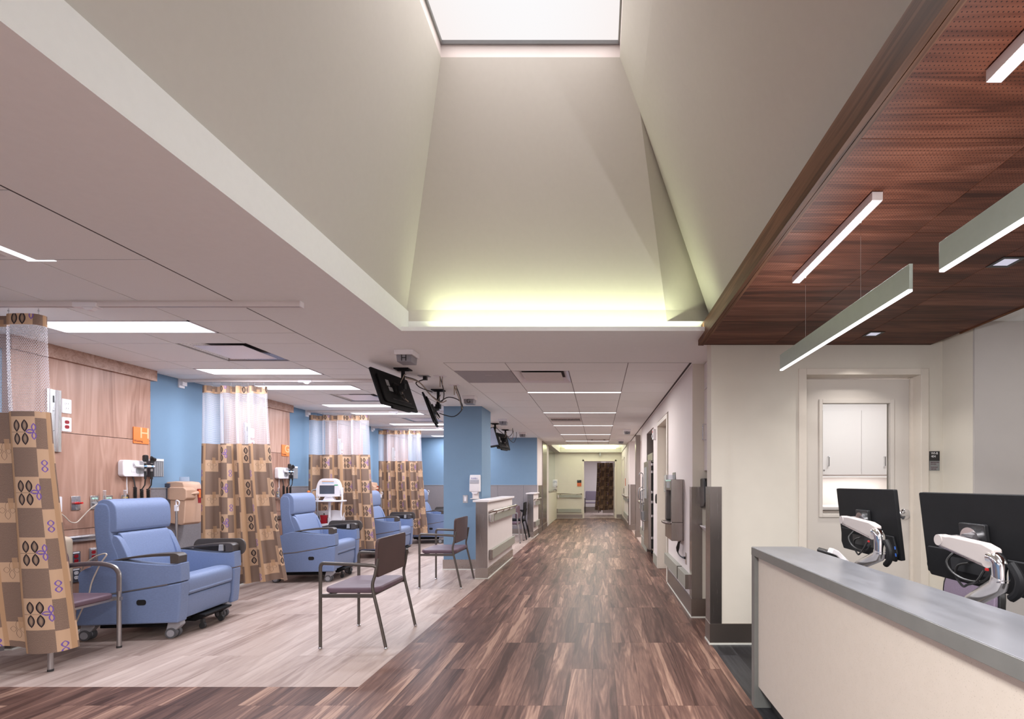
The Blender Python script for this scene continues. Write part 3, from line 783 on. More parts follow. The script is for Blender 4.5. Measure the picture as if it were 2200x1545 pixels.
# unseen fill lamps added behind the camera, built like the bay lights
for y, lb in ((-.9, 'just'), (-2.6, 'far')): troffer(y, .29, 'white ceiling light ' + lb + ' behind the viewer')
for y, lb in ((.1, 'nearest'), (-1.5, 'second'), (-3.0, 'third')):  # three unseen panels added to brighten the camera-facing surfaces
    t = thing('ceiling_light', 'added square fill light behind the viewer over the corridor, %s of three' % lb, 'ceiling light', (-.3, y, H))
    obj('lens', MB().box(-.3, .3, -.3, .3, -.004, 0), 'ledb', t); obj('frame', MB().box(-.31, .31, -.31, .31, -.002, -.0005), 'white', t)
    lamp(t, (0, 0, -.008), .58, .58, P_FILL, K_NEUT)
t = thing('ceiling_light', 'thin ceiling light strip along a slotted vent at the left edge', 'ceiling light', (-2.98, 1.9, H))
obj('lens', MB().box(-.045, .005, -.64, .655, -.002, .001), 'ledb', t); obj('frame', MB().box(-.05, .01, -.65, .66, .001, .004), 'white', t)
obj('lens', MB().box(-.05, .10, .662, .672, -.002, .001), 'ledb', t)
lamp(t, (-.02, 0, -.005), .045, 1.25, P_BAY * .8, K_COOL)
t = thing('air_vent', 'slotted white ceiling vent at the left edge', 'vent', (-3.29, 1.9, H))
for k in range(22): obj('slat', MB().box(-.27, .22, -.33 + k * .044, -.31 + k * .044, -.004, .004), 'ventw', t)
obj('back_plate', MB().box(-.29, .25, -.6, .64, .001, .003), 'greyp', t)
DL = ['nearest above the orange H sign', 'in the middle above the near ceiling screen', 'farthest above the third bay']
for y, lb in zip(DY, DL):
    t = thing('ceiling_diffuser', 'square steel ceiling diffuser over the bays, ' + lb, 'vent', (-3.2825, y + .3, H), group='steel ceiling diffusers over the bays')
    a = .296
    fr = MB()
    for s0, s1, zz in ((.296, .235, 0.0),):
        P0 = [(-s0, -s0), (s0, -s0), (s0, s0), (-s0, s0)]; P1 = [(-s1, -s1), (s1, -s1), (s1, s1), (-s1, s1)]
        for i in range(4):
            j = (i + 1) % 4
            fr.quad((*P0[i], 0.004), (*P0[j], 0.004), (*P1[j], .07), (*P1[i], .07))
    obj('sloped_collar', fr, 'alum', t, smooth=False)
    obj('core_plate', MB().box(-.215, .215, -.215, .225, .004, .008), 'perfm', t)
    obj('dark_throat', MB().box(-.25, .25, -.25, .25, .07, .072), 'gap', t)
# corridor strip lights
names = ['nearest', 'second', 'third', 'fourth', 'farthest']
for k, y in enumerate(CORL):
    t = thing('strip_light', '%s thin white strip light across the corridor ceiling' % names[k], 'ceiling light', (-.315, y, H), group='strip lights across the corridor ceiling')
    for s in (-1, 1): obj('lens', MB().box(min(s * .006, s * .604), max(s * .006, s * .604), -.019, .019, -.003, .012), 'led', t)
    obj('end_cap', MB().box(-.612, -.604, -.019, .019, -.003, .012).box(.604, .612, -.019, .019, -.003, .012), 'white', t)
    lamp(t, (0, 0, -.006), 1.18, .03, P_COR, K_NEUT)
t = thing('access_panel', 'flat grey access panel in the near corridor ceiling', 'panel', (-1.2225, 5.393, H))
obj('panel_face', MB().box(-.298, .298, -.298, .298, -.001, .01), 'acc', t); obj('finger_slot', MB().box(-.02, .06, -.10, -.096, -.002, 0), 'lampw', t)
t = thing('ceiling_diffuser', 'white corridor ceiling diffuser with a recessed square plate beside the grey panel', 'vent', (-.618, 5.393, H))
fr = MB()
P0 = [(-.298, -.298), (.298, -.298), (.298, .298), (-.298, .298)]; P1 = [(p[0] * .78, p[1] * .78) for p in P0]
for i in range(4): fr.quad((*P0[i], 0), (*P0[(i + 1) % 4], 0), (*P1[(i + 1) % 4], .05), (*P1[i], .05))
obj('sloped_collar', fr, 'perfm', t, smooth=False)
obj('core_plate', MB().box(-.215, .215, -.19, .215, .004, .010), 'ventw', t); obj('dark_throat', MB().box(-.235, .235, -.235, .235, .05, .052), 'gap', t)
yv = cy[7] + .303
t = thing('air_vent', 'dark slotted vent across the corridor ceiling between strip lights', 'vent', (-.618, yv, H))
obj('frame', MB().box(-.297, .297, -.297, -.16, -.002, .012).box(-.297, .297, .16, .297, -.002, .012).box(-.297, -.275, -.16, .16, -.002, .012).box(.275, .297, -.16, .16, -.002, .012), 'ventw', t)
obj('throat', MB().box(-.28, .28, -.17, .17, .014, .016), 'gap', t)
for k in range(20): obj('slat', MB().box(-.27 + k * .0278, -.2655 + k * .0278, -.16, .16, .004, .014), 'ventw', t)
yv = cy[14] + .303
t = thing('ceiling_diffuser', 'small white ceiling diffuser between the last two strip lights', 'vent', (-.012, yv, H))
obj('frame', MB().box(-.297, .297, -.297, -.2, -.002, .012).box(-.297, .297, .2, .297, -.002, .012).box(-.297, -.2, -.2, .2, -.002, .012).box(.2, .297, -.2, .2, -.002, .012), 'ventw', t)
obj('throat', MB().box(-.21, .21, -.21, .21, .02, .022), 'acc', t); obj('core_plate', MB().box(-.14, .14, -.14, .14, .002, .008), 'ventw', t)

def call_light(ch, x, y, label):
    t = thing('call_light', label, 'sign', (x, y, H), group='lettered call lights on the ceiling')
    obj('housing', MB().prism([(-.085, 0), (.085, 0), (.08, -.045), (-.08, -.045)], 'y', -.085, .085), 'white', t, bevel=.004)
    obj('lens', MB().prism([(-.068, -.0455), (.068, -.0455), (.062, -.105), (-.062, -.105)], 'y', -.068, .068), 'callens', t, bevel=.003)
    text(ch, .078, 'ink', t, (0, -.0695, -.074), (90, 0, 0))
M['callens'] = plain('call_lens_grey', (.24, .23, .25), .3)
for ch, x, y, lb in (('H', -1.723 * 1.0, 4.35, 'white ceiling call light lettered H, the nearest'), ('G', -1.755, 6.6, 'white ceiling call light lettered G above the pillar'),
                     ('F', -1.76, 8.96, 'white ceiling call light lettered F beyond the pillar'), ('E', -1.77, 11.3, 'white ceiling call light lettered E near the blue end wall'),
                     ('D', .63, 10.7, 'white ceiling call light lettered D on the right'), ('C', .61, 13.2, 'white ceiling call light lettered C, farthest on the right')):
    call_light(ch, x, y, lb)

# curtain tracks
TY = [3.15, 5.5, 7.87, 10.14]
TL = ['nearest curtain track below the ceiling, at the left edge', 'second curtain track below the ceiling, before the G panel', 'third curtain track below the ceiling, behind the wheeled monitor', 'farthest curtain track below the ceiling']
for y, lb in zip(TY, TL):
    t = thing('curtain_track', 'white ' + lb, 'curtain track', (-4.75, y, H), group='curtain tracks on the bay ceiling')
    x1 = -1.935 if y < 4 else -2.1
    Lr = x1 + 4.75
    obj('rail', MB().box(0, Lr, -.016, .016, -.034, -.002).box(0, Lr, -.020, .020, -.006, -.0005), 'lampw', t)
    obj('slot', MB().box(0.02, Lr - .01, -.004, .004, -.0348, -.0335), 'greyp', t)
    obj('end_cap', MB().box(Lr, Lr + .006, -.02, .02, -.037, 0), 'white', t)
    obj('wall_bracket', MB().box(0, .05, -.03, .03, -.075, -.03).box(.0, .018, -.035, .035, -.10, .0), 'white', t)
    obj('splice_clip', MB().box(1.35, 1.5, -.024, .024, -.04, -.012).prism([(1.40, -.04), (1.48, -.04), (1.46, -.058), (1.43, -.058)], 'y', -.015, .015), 'white', t)

# ------------------------------------------------------------------ curtains
def curtain(label, y, xt0, xt1, xb0, xb1, ztop, zhead, znet, zbot, folds, amp, seed, matc='cloth', net='net', hooks=True, turn=True, stretch=1.0, uend=.25):
    rng = random.Random(seed)
    t = thing('cubicle_curtain', label, 'curtain', ((xt0 + xt1) / 2, y, 0), group=None)
    cx_ = (xt0 + xt1) / 2
    # plan profile: sharp flat pleats
    n = folds; S = []; offs = []
    xs_ = [0.0]
    for k in range(n): xs_.append(xs_[-1] + .55 + rng.random() * .9)
    xs_ = [q / xs_[-1] for q in xs_]
    prof = []
    for k in range(n):
        a, c = xs_[k], xs_[k + 1]; dep = amp * (.45 + rng.random() * .75)
        for q in range(8):
            s = q / 8
            yy = -dep * math.sin(PI * s) ** .8 if k % 2 == 0 else dep * .7 * math.sin(PI * s)
            # overlap: the pleat folds back under itself
            prof.append((a + (c - a) * (s - .16 * math.sin(2 * PI * s)), yy))
    prof.append((1.0, 0.0))
    if turn: prof += [(1.006, .02), (1.0, .05)]
    rows_z = {'header': (ztop, zhead), 'netting': (zhead, znet), 'cloth_panel': (znet, zbot)}
    def at(s, yy, zz):
        f = (ztop - zz) / (ztop - zbot); fl = f ** 1.75
        x0 = xt0 + (xb0 - xt0) * fl; x1 = xt1 + (xb1 - xt1) * fl
        wob = .010 * math.sin(9 * s + 3 * zz + seed) * f
        return (x0 + (x1 - x0) * s - cx_, yy * (.75 + .55 * f) + wob, zz)
    mats = {'header': matc, 'netting': net, 'cloth_panel': matc}
    for part, (za, zb) in rows_z.items():
        if za - zb < .01: continue
        nr = 2 if part == 'header' else 8
        vs, fs, uvs = [], [], []
        Wd = abs(xb1 - xb0)
        acc = [0.0]
        for i in range(1, len(prof)):
            dx = (prof[i][0] - prof[i - 1][0]) * Wd; dy = prof[i][1] - prof[i - 1][1]
            acc.append(acc[-1] + math.hypot(dx, dy))
        for r in range(nr + 1):
            zz = za + (zb - za) * r / nr
            for i, (s, yy) in enumerate(prof):
                sag = (.012 * math.sin(3 * PI * s + seed) if part == 'cloth_panel' and r == nr else 0)
                vs.append(at(s, yy, zz + sag)); uvs.append(((acc[i] - acc[-1]) * stretch + uend + 52 * .52, zz))
        m_ = len(prof)
        for r in range(nr):
            for i in range(m_ - 1):
                fs.append((r * m_ + i, (r + 1) * m_ + i, (r + 1) * m_ + i + 1, r * m_ + i + 1))
        me = bpy.data.meshes.new(part); me.from_pydata(vs, [], fs)
        ul = me.uv_layers.new(name='uv')
        for li, l in enumerate(me.loops): ul.data[li].uv = uvs[l.vertex_index]
        me.polygons.foreach_set('use_smooth', [True] * len(me.polygons)); me.set_sharp_from_angle(angle=R(55))
        me.materials.append(M[mats[part]])
        obj(part, me, None, t)
    if hooks:
        hk = None
        for k in range(n + 1):
            s = min(.985, max(.01, xs_[k]))
            i = min(len(prof) - 1, k * 8)
            p = at(s, prof[i][1], ztop)
            if hk is None:
                hk = MB().tube([(0, 0, .042), (0, 0, 0.012), (.004, 0, 0), (0, 0, -.012), (-.004, 0, 0), (0, 0, .008)], .0016, 5).box(-.003, .003, -.003, .003, .022, .03)
                hm = obj('hook', hk, 'greyp', t, p).data
                gm = MB().lathe([(.009, 0), (.009, .002), (.004, .002)], seg=10).xf(Matrix.Rotation(R(90), 4, 'X'))
                gmm = None
            else: obj('hook', hm, None, t, p)
            if gmm is None: gmm = obj('grommet', gm, 'chrome', t, (p[0], p[1] - .002, ztop - .02)).data
            else: obj('grommet', gmm, None, t, (p[0], p[1] - .002, ztop - .02))
    return t
curtain('patterned curtain at the left picture edge beside the silver chair', 3.15, -4.55, -3.63, -4.5, -3.447, 2.425, 2.354, 1.793, .249, 5, .065, 3, 'cloth', uend=.275)
curtain('patterned curtain with brown blocks between the two nearest blue recliners', 5.5, -4.475, -3.79, -4.485, -3.575, 2.43, 2.35, 1.775, .21, 8, .075, 12, 'cloth', uend=.07)
curtain('patterned curtain behind the white wheeled monitor', 7.87, -4.69, -3.75, -4.70, -3.63, 2.43, 2.35, 1.79, .25, 9, .075, 5, 'cloth')
curtain('patterned curtain farthest down the bays', 10.14, -4.60, -3.73, -4.56, -3.588, 2.43, 2.35, 1.79, .25, 11, .075, 8, 'cloth', uend=.45)

# ------------------------------------------------------------------ recliners
def make_recliner(label):
    t = thing('recliner_chair', label, 'recliner', (0, 0, 0), group='blue vinyl recliners in the bays')
    up = spline([(-.435, .50), (-.445, .54), (-.42, .595), (-.315, .640), (-.22, .668), (-.12, .682), (0, .672), (.13, .655), (.30, .640), (.43, .640), (.488, .652)], 4)
    upper = up + [(.493, .60), (.496, .497), (.385, .478), (-.1, .412), (-.44, .387)]
    lower = [(-.477, .143), (.468, .147), (.480, .25), (.495, .490), (.385, .472), (-.1, .406), (-.455, .378)]
    for s in (-1, 1):
        a, c = (s * .405, s * .300); a, c = min(a, c), max(a, c)
        ap = obj('arm_panel', MB().prism(upper, 'y', a, c), 'faba', t, bevel=.014, seg=3)
        obj('side_panel', MB().prism(lower, 'y', a, c), 'faba', t, bevel=.014, seg=3)
        o_ = s * .4055
        obj('trim_strip', MB().prism([(-.44, .379), (-.1, .405), (.37, .470), (.37, .479), (-.1, .415), (-.44, .389)], 'y', min(o_, o_ - s * .02), max(o_, o_ - s * .02)), 'silver', t)
        obj('recess_handle', MB().prism(rrect(.088, .046, .02, 4, .13, .328), 'y', min(o_ + s * .001, o_ - s * .02), max(o_ + s * .001, o_ - s * .02)), 'black', t)
        # arm cap: a thin bar that rises, runs level and turns down at the front
        top = spline([(-.335, .640), (-.20, .672), (-.016, .706), (.213, .730), (.38, .736), (.445, .732), (.474, .712)], 5)
        bot = [(.470, .650), (.388, .648), (.386, .712)] + list(reversed(spline([(-.335, .632), (-.20, .660), (-.016, .690), (.213, .708), (.38, .712)], 5)))
        obj('armrest', MB().prism(top + bot, 'y', s * .352 - .047, s * .352 + .047), 'armcap', t, bevel=.010, seg=3)
    obj('tray_table', MB().prism(rrect(.58, .17, .075, 6, .235, .685), 'y', .424, .446), 'armcap', t, bevel=.006)
    obj('control_pad', MB().prism([(.32, .66), (.375, .66), (.37, .722), (.325, .722)], 'y', .293, .312), 'greyp', t, bevel=.004)
    seat = spline([(-.12, .44), (.10, .47), (.30, .520), (.42, .522), (.468, .500), (.480, .45), (.474, .372)], 5) + [(.45, .356), (-.12, .36)]
    obj('seat_cushion', MB().prism(seat, 'y', -.298, .298), 'fab', t, bevel=.03, seg=4)
    obj('legrest', MB().prism([(.42, .352), (.462, .352), (.462, .26), (.440, .160), (.41, .155)], 'y', -.296, .296), 'fab', t, bevel=.014, seg=3)
    shell = spline([(-.40, .36), (-.385, .50), (-.378, .66), (-.402, .88), (-.412, 1.06), (-.405, 1.12), (-.38, 1.155), (-.33, 1.165), (-.275, 1.15), (-.25, 1.10), (-.243, 1.0), (-.243, .92),
                    (-.215, .82), (-.165, .70), (-.14, .55)], 4) + [(-.14, .36)]
    obj('back_shell', MB().prism(shell, 'y', -.305, .305), 'faba', t, bevel=.030, seg=4)
    head = spline([(-.375, 1.168), (-.32, 1.190), (-.255, 1.178), (-.210, 1.13), (-.197, 1.06), (-.194, .98), (-.198, .930)], 5) + [(-.210, .908), (-.30, .908), (-.36, 1.05)]
    obj('headrest', MB().prism(head, 'y', -.300, .300), 'fab', t, bevel=.024, seg=4)
    cush = spline([(-.222, .902), (-.190, .885), (-.150, .80), (-.105, .68), (-.085, .56), (-.09, .45)], 5) + [(-.22, .45), (-.26, .80)]
    obj('back_cushion', MB().prism(cush, 'y', -.262, .262), 'fab', t, bevel=.028, seg=4)
    for s in (-1, 1):
        w_ = spline([(-.228, .885), (-.18, .86), (-.125, .77), (-.08, .66), (-.07, .56), (-.075, .50)], 4) + [(-.20, .50), (-.25, .80)]
        obj('side_bolster', MB().prism(w_, 'y', min(s * .25, s * .302), max(s * .25, s * .302)), 'fab', t, bevel=.02, seg=3)
    obj('base_frame', MB().box(-.38, .36, -.27, .27, .115, .15).box(-.36, .30, -.29, -.25, .088, .118).box(-.36, .30, .25, .29, .088, .118), 'blackm', t, bevel=.004)
    fp = obj('footplate', MB().prism([(-.05, .105), (.40, .085), (.50, .128), (.50, .142), (.30, .15), (-.05, .125)], 'y', -.12, .25), 'blackm', t, bevel=.003)
    for yy in (-.06, .19): obj('small_caster', MB().cyl((.43, yy - .012, .030), (.43, yy + .012, .030), .030, seg=14).box(.417, .443, yy - .016, yy + .016, .055, .09), 'rubber', fp)
    for sx, sy in ((1, -1), (1, 1), (-1, -1), (-1, 1)):
        x0, y0 = sx * .315 - (.04 if sx < 0 else 0), sy * .31
        cst = obj('caster', MB().prism([(x0 - .045, .160), (x0 + .045, .160), (x0 + .055, .115), (x0 + .02, .075), (x0 - .05, .045), (x0 - .065, .075)], 'y', y0 - .030, y0 + .030), 'caster', t, bevel=.008)
        for s in (-1, 1): obj('wheel', MB().cyl((x0 - .022, y0 + s * .012, .045), (x0 - .022, y0 + s * .036, .045), .045, seg=20), 'wheelg', cst)
        obj('hub', MB().cyl((x0 - .022, y0 - .039, .045), (x0 - .022, y0 + .039, .045), .030, seg=16), 'caster', cst)
    ip = obj('drip_pole', MB().tube([(-.24, .425, .30), (-.24, .425, 1.08)], .012, 10).box(-.26, -.22, .39, .437, .33, .36), 'silver', t)
    obj('pole_hook', MB().tube(spline([(-.24, .425, 1.07), (-.245, .425, 1.13), (-.23, .41, 1.155), (-.20, .41, 1.145), (-.205, .415, 1.11), (-.23, .425, 1.10)], 5), .006, 6).box(-.254, -.226, .411, .439, 1.05, 1.11), 'white', ip)
    for ch in t.children:
        if ch.name.startswith('caster'): continue
        for o_ in (ch, *ch.children):
            for v_ in o_.data.vertices: v_.co.x *= .84
    return t
r0 = make_recliner('blue vinyl recliner nearest the viewer, behind the silver armed chair')
r0.location = (-3.985, 4.45, 0); r0.rotation_euler = (0, 0, R(6))
dup(r0, (-3.965, 6.83, 0), 5, 'blue vinyl recliner beside the white wheeled monitor')
dup(r0, (-3.965, 8.93, 0), 4, 'blue vinyl recliner third along the bays, between two curtains')
dup(r0, (-3.80, 11.0, 0), 3, 'blue vinyl recliner farthest along the bays, cut off by the pillar')

# ------------------------------------------------------------------ arm chairs
def make_chair(label, metal, seatm, backm, hw=.31, silver=False, loc=(0, 0, 0), rz=0, group=None):
    t = thing('arm_chair', label, 'chair', loc, rz, group)
    r = .0125 if not silver else .016
    st = .485 if not silver else .455
    n = 14
    # seat cushion with rounded corners
    sp = rrect(.45, 2 * hw - .07, .07, 5, .035, 0)
    obj('seat', MB().prism(sp, 'z', st - .048, st), seatm, t, bevel=.018, seg=4)
    if not silver:
        bp = [(q[0], q[1]) for q in rrect(2 * hw - .06, .315, .035, 5, 0, .722)]
        mb = MB().prism(bp, 'x', -.205, -.178)
        mb.v = [(p[0] - .035 * (p[2] - .56) * 1.0 + (.9 * p[1] * p[1] * .35), p[1], p[2]) for p in mb.v]
        obj('backrest', mb, backm, t, bevel=.010, seg=3)
    else:
        bp = spline([(-hw + .05, .56), (0, .53), (hw - .05, .56), (hw - .02, .68), (hw - .06, .80), (0, .83), (-hw + .06, .80), (-hw + .02, .68)], 5, True)
        mb = MB().prism(bp, 'x', -.175, -.130)
        obj('backrest', mb, backm, t, bevel=.016, seg=3)
    for s in (-1, 1):
        y = s * hw
        if not silver:
            fl_ = obj('leg', MB().tube([(.26, y, .012), (.26, y, .46)], r, 10), metal, t)
            rl = obj('leg', MB().tube(spline([(-.264, y, .012), (-.205, y, .28), (-.165, y, .45), (-.158, y, .52), (-.175, y * .97, .60), (-.195, y * .95, .72)], 5), r, 10), metal, t)
            ar = obj('armrest', MB().tube([(.26, y, .44), (.26, y, .62)] + spline([(.26, y, .655), (.253, y, .677), (.235, y, .687)], 4) + [(0, y, .678), (-.16, y, .668), (-.183, y * .97, .655)], .0115, 10, flat=(1.25, .8)), metal, t)
        else:
            fl_ = obj('leg', MB().tube([(.24, y, .012), (.24, y, .46)], r, 12), metal, t)
            rl = obj('leg', MB().tube(spline([(-.25, y, .012), (-.22, y, .30), (-.19, y, .46), (-.19, y, .66)], 5), r, 12), metal, t)
            ar = obj('armrest', MB().tube([(.24, y, .45), (.24, y, .56)] + spline([(.238, y, .60), (.20, y, .650), (.10, y, .677), (-.05, y, .675), (-.19, y, .66)], 5), .016, 10, flat=(1.2, .75)), metal, t)
        for l_, fx in ((fl_, .26 if not silver else .24), (rl, -.266 if not silver else -.25)):
            if not silver: obj('foot_glide', MB().sphere((fx, y, .010), .0165, 12, 6, .62), 'chrome', l_)
            else: obj('foot_cap', MB().cyl((fx, y, 0), (fx, y, .016), .0175, seg=12), 'rubber', l_)
        obj('seat_rail', MB().box(-.17, .26, y - .010, y + .010, st - .072, st - .044), metal, t)
    for xx in (.20, -.15): obj('cross_rail', MB().box(xx, xx + .02, -hw, hw, st - .07, st - .05), metal, t)
    return t
c1 = make_chair('mauve arm chair with thin dark frame nearest the viewer on pale floor', 'bronze', 'mauve', 'mauveb', loc=(-1.968, 4.187, 0), rz=180, group='dark framed mauve arm chairs')
dup(c1, (-1.992, 6.395, 0), 180, 'mauve arm chair with thin dark frame in front of the blue pillar')
s1 = make_chair('silver framed mauve arm chair half behind the left curtain', 'silver', 'mauve', 'mauve', .245, True, (-4.112, 3.665, 0), 0, 'silver framed arm chairs')
dup(s1, (-1.98, 10.93, 0), 180, 'silver framed mauve arm chair between the low walls')
b1 = make_chair('black arm chair tucked behind the silver one by the farther low wall', 'blackm', 'blackm', 'blackm', .22, False, (-1.93, 11.45, 0), 180)

# ------------------------------------------------------------------ bay headwalls and their fittings
ENDS = [5.05, 7.33, 9.61, 11.89]
BAY = ['H', 'G', 'F', 'E']
WHERE = ['in the nearest bay', 'in the second bay', 'in the third bay', 'in the farthest bay']
for k, (e, w) in enumerate(zip(ENDS, WHERE)):
    t = thing('headwall_panel', 'pale oak wall panel with a capped top ' + w, 'wall panel', (-4.75, e, 0), 90, 'pale oak headwall panels')
    L = 1.20
    for a, c in ((.155, .915), (.92, 1.768), (1.773, 2.40)):
        obj('veneer_panel', MB().box(-L + .002, 0, -.07, -.003, a, c), 'oak', t)
    obj('cap_board', MB().box(-L - .02, .045, -.105, -.003, 2.40, 2.51), 'oakh', t)
    obj('base_strip', MB().box(-L, 0, -.075, -.003, .012, .15), 'ssd', t)
    obj('floor_strip', MB().box(-L, 0, -.085, -.003, 0, .012), 'strip', t)
    obj('edge_strip', MB().box(0.0005, .004, -.071, -.003, .155, 2.40), 'oakh', t)
    X = -4.679
    tt = thing('equipment_rail', 'ribbed aluminium vertical rail on the oak panel ' + w, 'rail', (X, e - .905, 1.60), 90, 'aluminium rails on the oak panels')
    obj('channel', MB().prism([(-.055, 0), (-.055, -.020), (-.045, -.026), (-.032, -.020), (-.025, -.026), (-.015, -.012), (.015, -.012), (.025, -.026), (.032, -.020), (.045, -.026), (.055, -.020), (.055, 0)], 'z', 0, .53), 'alum', tt, smooth=False)
    obj('slot', MB().box(-.006, .006, -.0135, -.011, .42, .48), 'black', tt)
    obj('screw', MB().cyl((0, -.018, .35), (0, -.011, .35), .004, seg=8).cyl((0, -.018, .18), (0, -.011, .18), .004, seg=8).cyl((0, -.022, .04), (0, -.011, .04), .007, seg=8), 'greyp', tt)
    def outlet(name, label, dy, zz, plate, face, h=.125, w_=.075, gp=None, label_strip=False):
        q = thing(name, label + ' ' + w, 'outlet', (X, e + dy, zz), 90, gp)
        obj('cover_plate', MB().prism(rrect(w_, h, .006, 2), 'y', -.006, 0), plate, q, bevel=.0015)
        if face:
            for s in (-1, 1):
                rc = obj('receptacle', MB().prism(rrect(.034, .030, .012, 4, 0, s * .021), 'y', -.009, -.005), face, q)
                obj('slot', MB().box(-.008, -.006, -.0096, -.0088, s * .021 - .003, s * .021 + .007).box(.006, .008, -.0096, -.0088, s * .021 - .003, s * .021 + .007), 'black', rc)
        if label_strip: obj('label_strip', MB().box(-.026, .026, -.008, -.005, .046, .058), 'white', q)
        return q
    outlet('wall_outlet', 'white double outlet high on the oak panel', -.795, 2.005, 'white', 'white', gp='upper white outlets')
    outlet('wall_outlet', 'white plate with red double outlet high on the oak panel', -.795, 1.845, 'white', 'red', gp='upper red outlets')
    # letter sign
    q = thing('letter_sign', 'square orange sign with the letter %s on the oak panel' % BAY[k], 'sign', (X, e - .105, 1.815), 90, 'orange letter signs on the oak panels')
    obj('sign_board', MB().box(-.082, .082, -.008, 0, -.083, .083), 'orange', q, bevel=.001)
    text(BAY[k], .155, 'orangel', q, (.035, -.0085, .022))
    text('Waiting', .030, 'ink', q, (-.032, -.0085, -.058))
    # diagnostic set
    if k < 2:
        q = thing('diagnostic_set', 'white wall unit with two black scopes and coiled cords ' + w, 'medical device', (X, e - .215, 1.40), 90, 'wall diagnostic sets')
        obj('wall_base', MB().prism(rrect(.255, .165, .03, 4, .0, .075), 'y', -.055, 0), 'white', q, bevel=.008, seg=3)
        obj('display_recess', MB().prism(rrect(.085, .06, .02, 4, .045, .055), 'y', -.057, -.04), 'greyp', q)
        obj('clock_face', MB().box(-.045, -.010, -.0575, -.053, .04, .065), 'white', q)
        obj('cradle_arm', MB().tube(spline([(-.01, -.05, .10), (.04, -.09, .098), (.10, -.10, .10), (.155, -.095, .10)], 4), .012, 8).prism(rrect(.09, .05, .02, 4, .02, .125), 'y', -.07, -.03), 'white', q)
        for j, xx in enumerate((.055, .125)):
            sc = obj('scope_handle', MB().cyl((xx, -.10, -.03), (xx, -.10, .135), .0105, seg=10), 'black', q)
            obj('grip_band', MB().cyl((xx, -.10, .05), (xx, -.10, .075), .0115, seg=10).cyl((xx, -.10, .128), (xx, -.10, .14), .0115, seg=10), 'silver', sc)
            obj('light_ring', MB().cyl((xx, -.10, .095), (xx, -.10, .108), .016, seg=12), 'ltblue', sc)
            if j == 0: obj('scope_head', MB().prism(rrect(.040, .07, .018, 5, xx, .18), 'y', -.118, -.085), 'black', sc, bevel=.006)
            else: obj('scope_head', MB().tube([(xx - .03, -.125, .195), (xx, -.105, .178), (xx + .035, -.09, .172)], [.010, .020, .023], 12).cyl((xx, -.10, .135), (xx, -.10, .175), .013, seg=10), 'black', sc)
            cord = [(xx, -.10, -.03), (xx, -.095, -.09), (xx - .012, -.08, -.13)]
            co = []
            for a_ in range(0, 190):
                th = a_ * .75; co.append((xx - .012 + .012 * math.cos(th) + .00002 * a_, -.075 + .012 * math.sin(th), -.13 - a_ * .0012))
            obj('coiled_cord', MB().tube(cord, .0055, 6).tube(co, .0045, 5), 'cable', q)
        obj('supply_cord', MB().tube(spline([(-.055, -.02, 0), (-.05, -.015, -.08), (-.047, -.015, -.13), (-.046, -.015, -.175)], 4), .004, 6), 'white', q)
        co = [(-.0 + .012 * math.cos(a_ * .75), -.05 + .012 * math.sin(a_ * .75), -.11 - a_ * .0012) for a_ in range(150)]
        obj('coiled_cord', MB().tube([(-.005, -.03, 0), (-.002, -.045, -.06), (0, -.05, -.11)], .0055, 6).tube(co, .0045, 5), 'cable', q)
        q = thing('specula_dispenser', 'dark grey ribbed holder at the oak panel edge ' + w, 'dispenser', (X + .003, e + .012, 1.395), 90, 'ribbed specula holders')
        obj('body', MB().box(-.058, .058, -.075, 0, 0, .165), 'dkgrey', q, bevel=.003)
        for j in range(5): obj('tube_rib', MB().cyl((-.046 + j * .023, -.077, .004), (-.046 + j * .023, -.077, .16), .008, seg=8), 'greyp', q)
        obj('top_label', MB().box(-.058, .058, -.078, 0, .165, .188), 'white', q)
    # gas and call plates
    q = thing('nurse_call_station', 'white call plate with red and blue buttons and a plugged cord ' + w, 'call station', (X, e - .875, 1.145), 90, 'call plates on the oak panels')
    obj('cover_plate', MB().prism(rrect(.078, .135, .008, 3), 'y', -.010, 0), 'white', q, bevel=.002)
    obj('red_button', MB().cyl((.0, -.014, .0), (.0, -.008, .0), .011, seg=14), 'redb', q)
    obj('blue_button', MB().cyl((.0, -.014, -.032), (.0, -.008, -.032), .011, seg=14), 'blueb', q)
    if k == 0:
        obj('plug', MB().box(-.022, .0, -.030, -.008, -.068, -.048), 'white', q)
        obj('call_cord', MB().tube(spline([(-.01, -.025, -.06), (.03, -.035, -.10), (.075, -.04, -.155), (.12, -.045, -.165), (.17, -.045, -.12), (.23, -.065, -.04), (.31, -.08, .01), (.40, -.085, .022)], 6), .0045, 7), 'cream2', q)
        for j in range(3):
            rr = .075 + j * .006
            obj('cord_loop', MB().tube([(.335 + rr * math.cos(a_ * PI / 14) * .8, -.075 - j * .008, -.06 + rr * math.sin(a_ * PI / 14)) for a_ in range(28)], .0042, 6, closed=True), 'cream2', q)
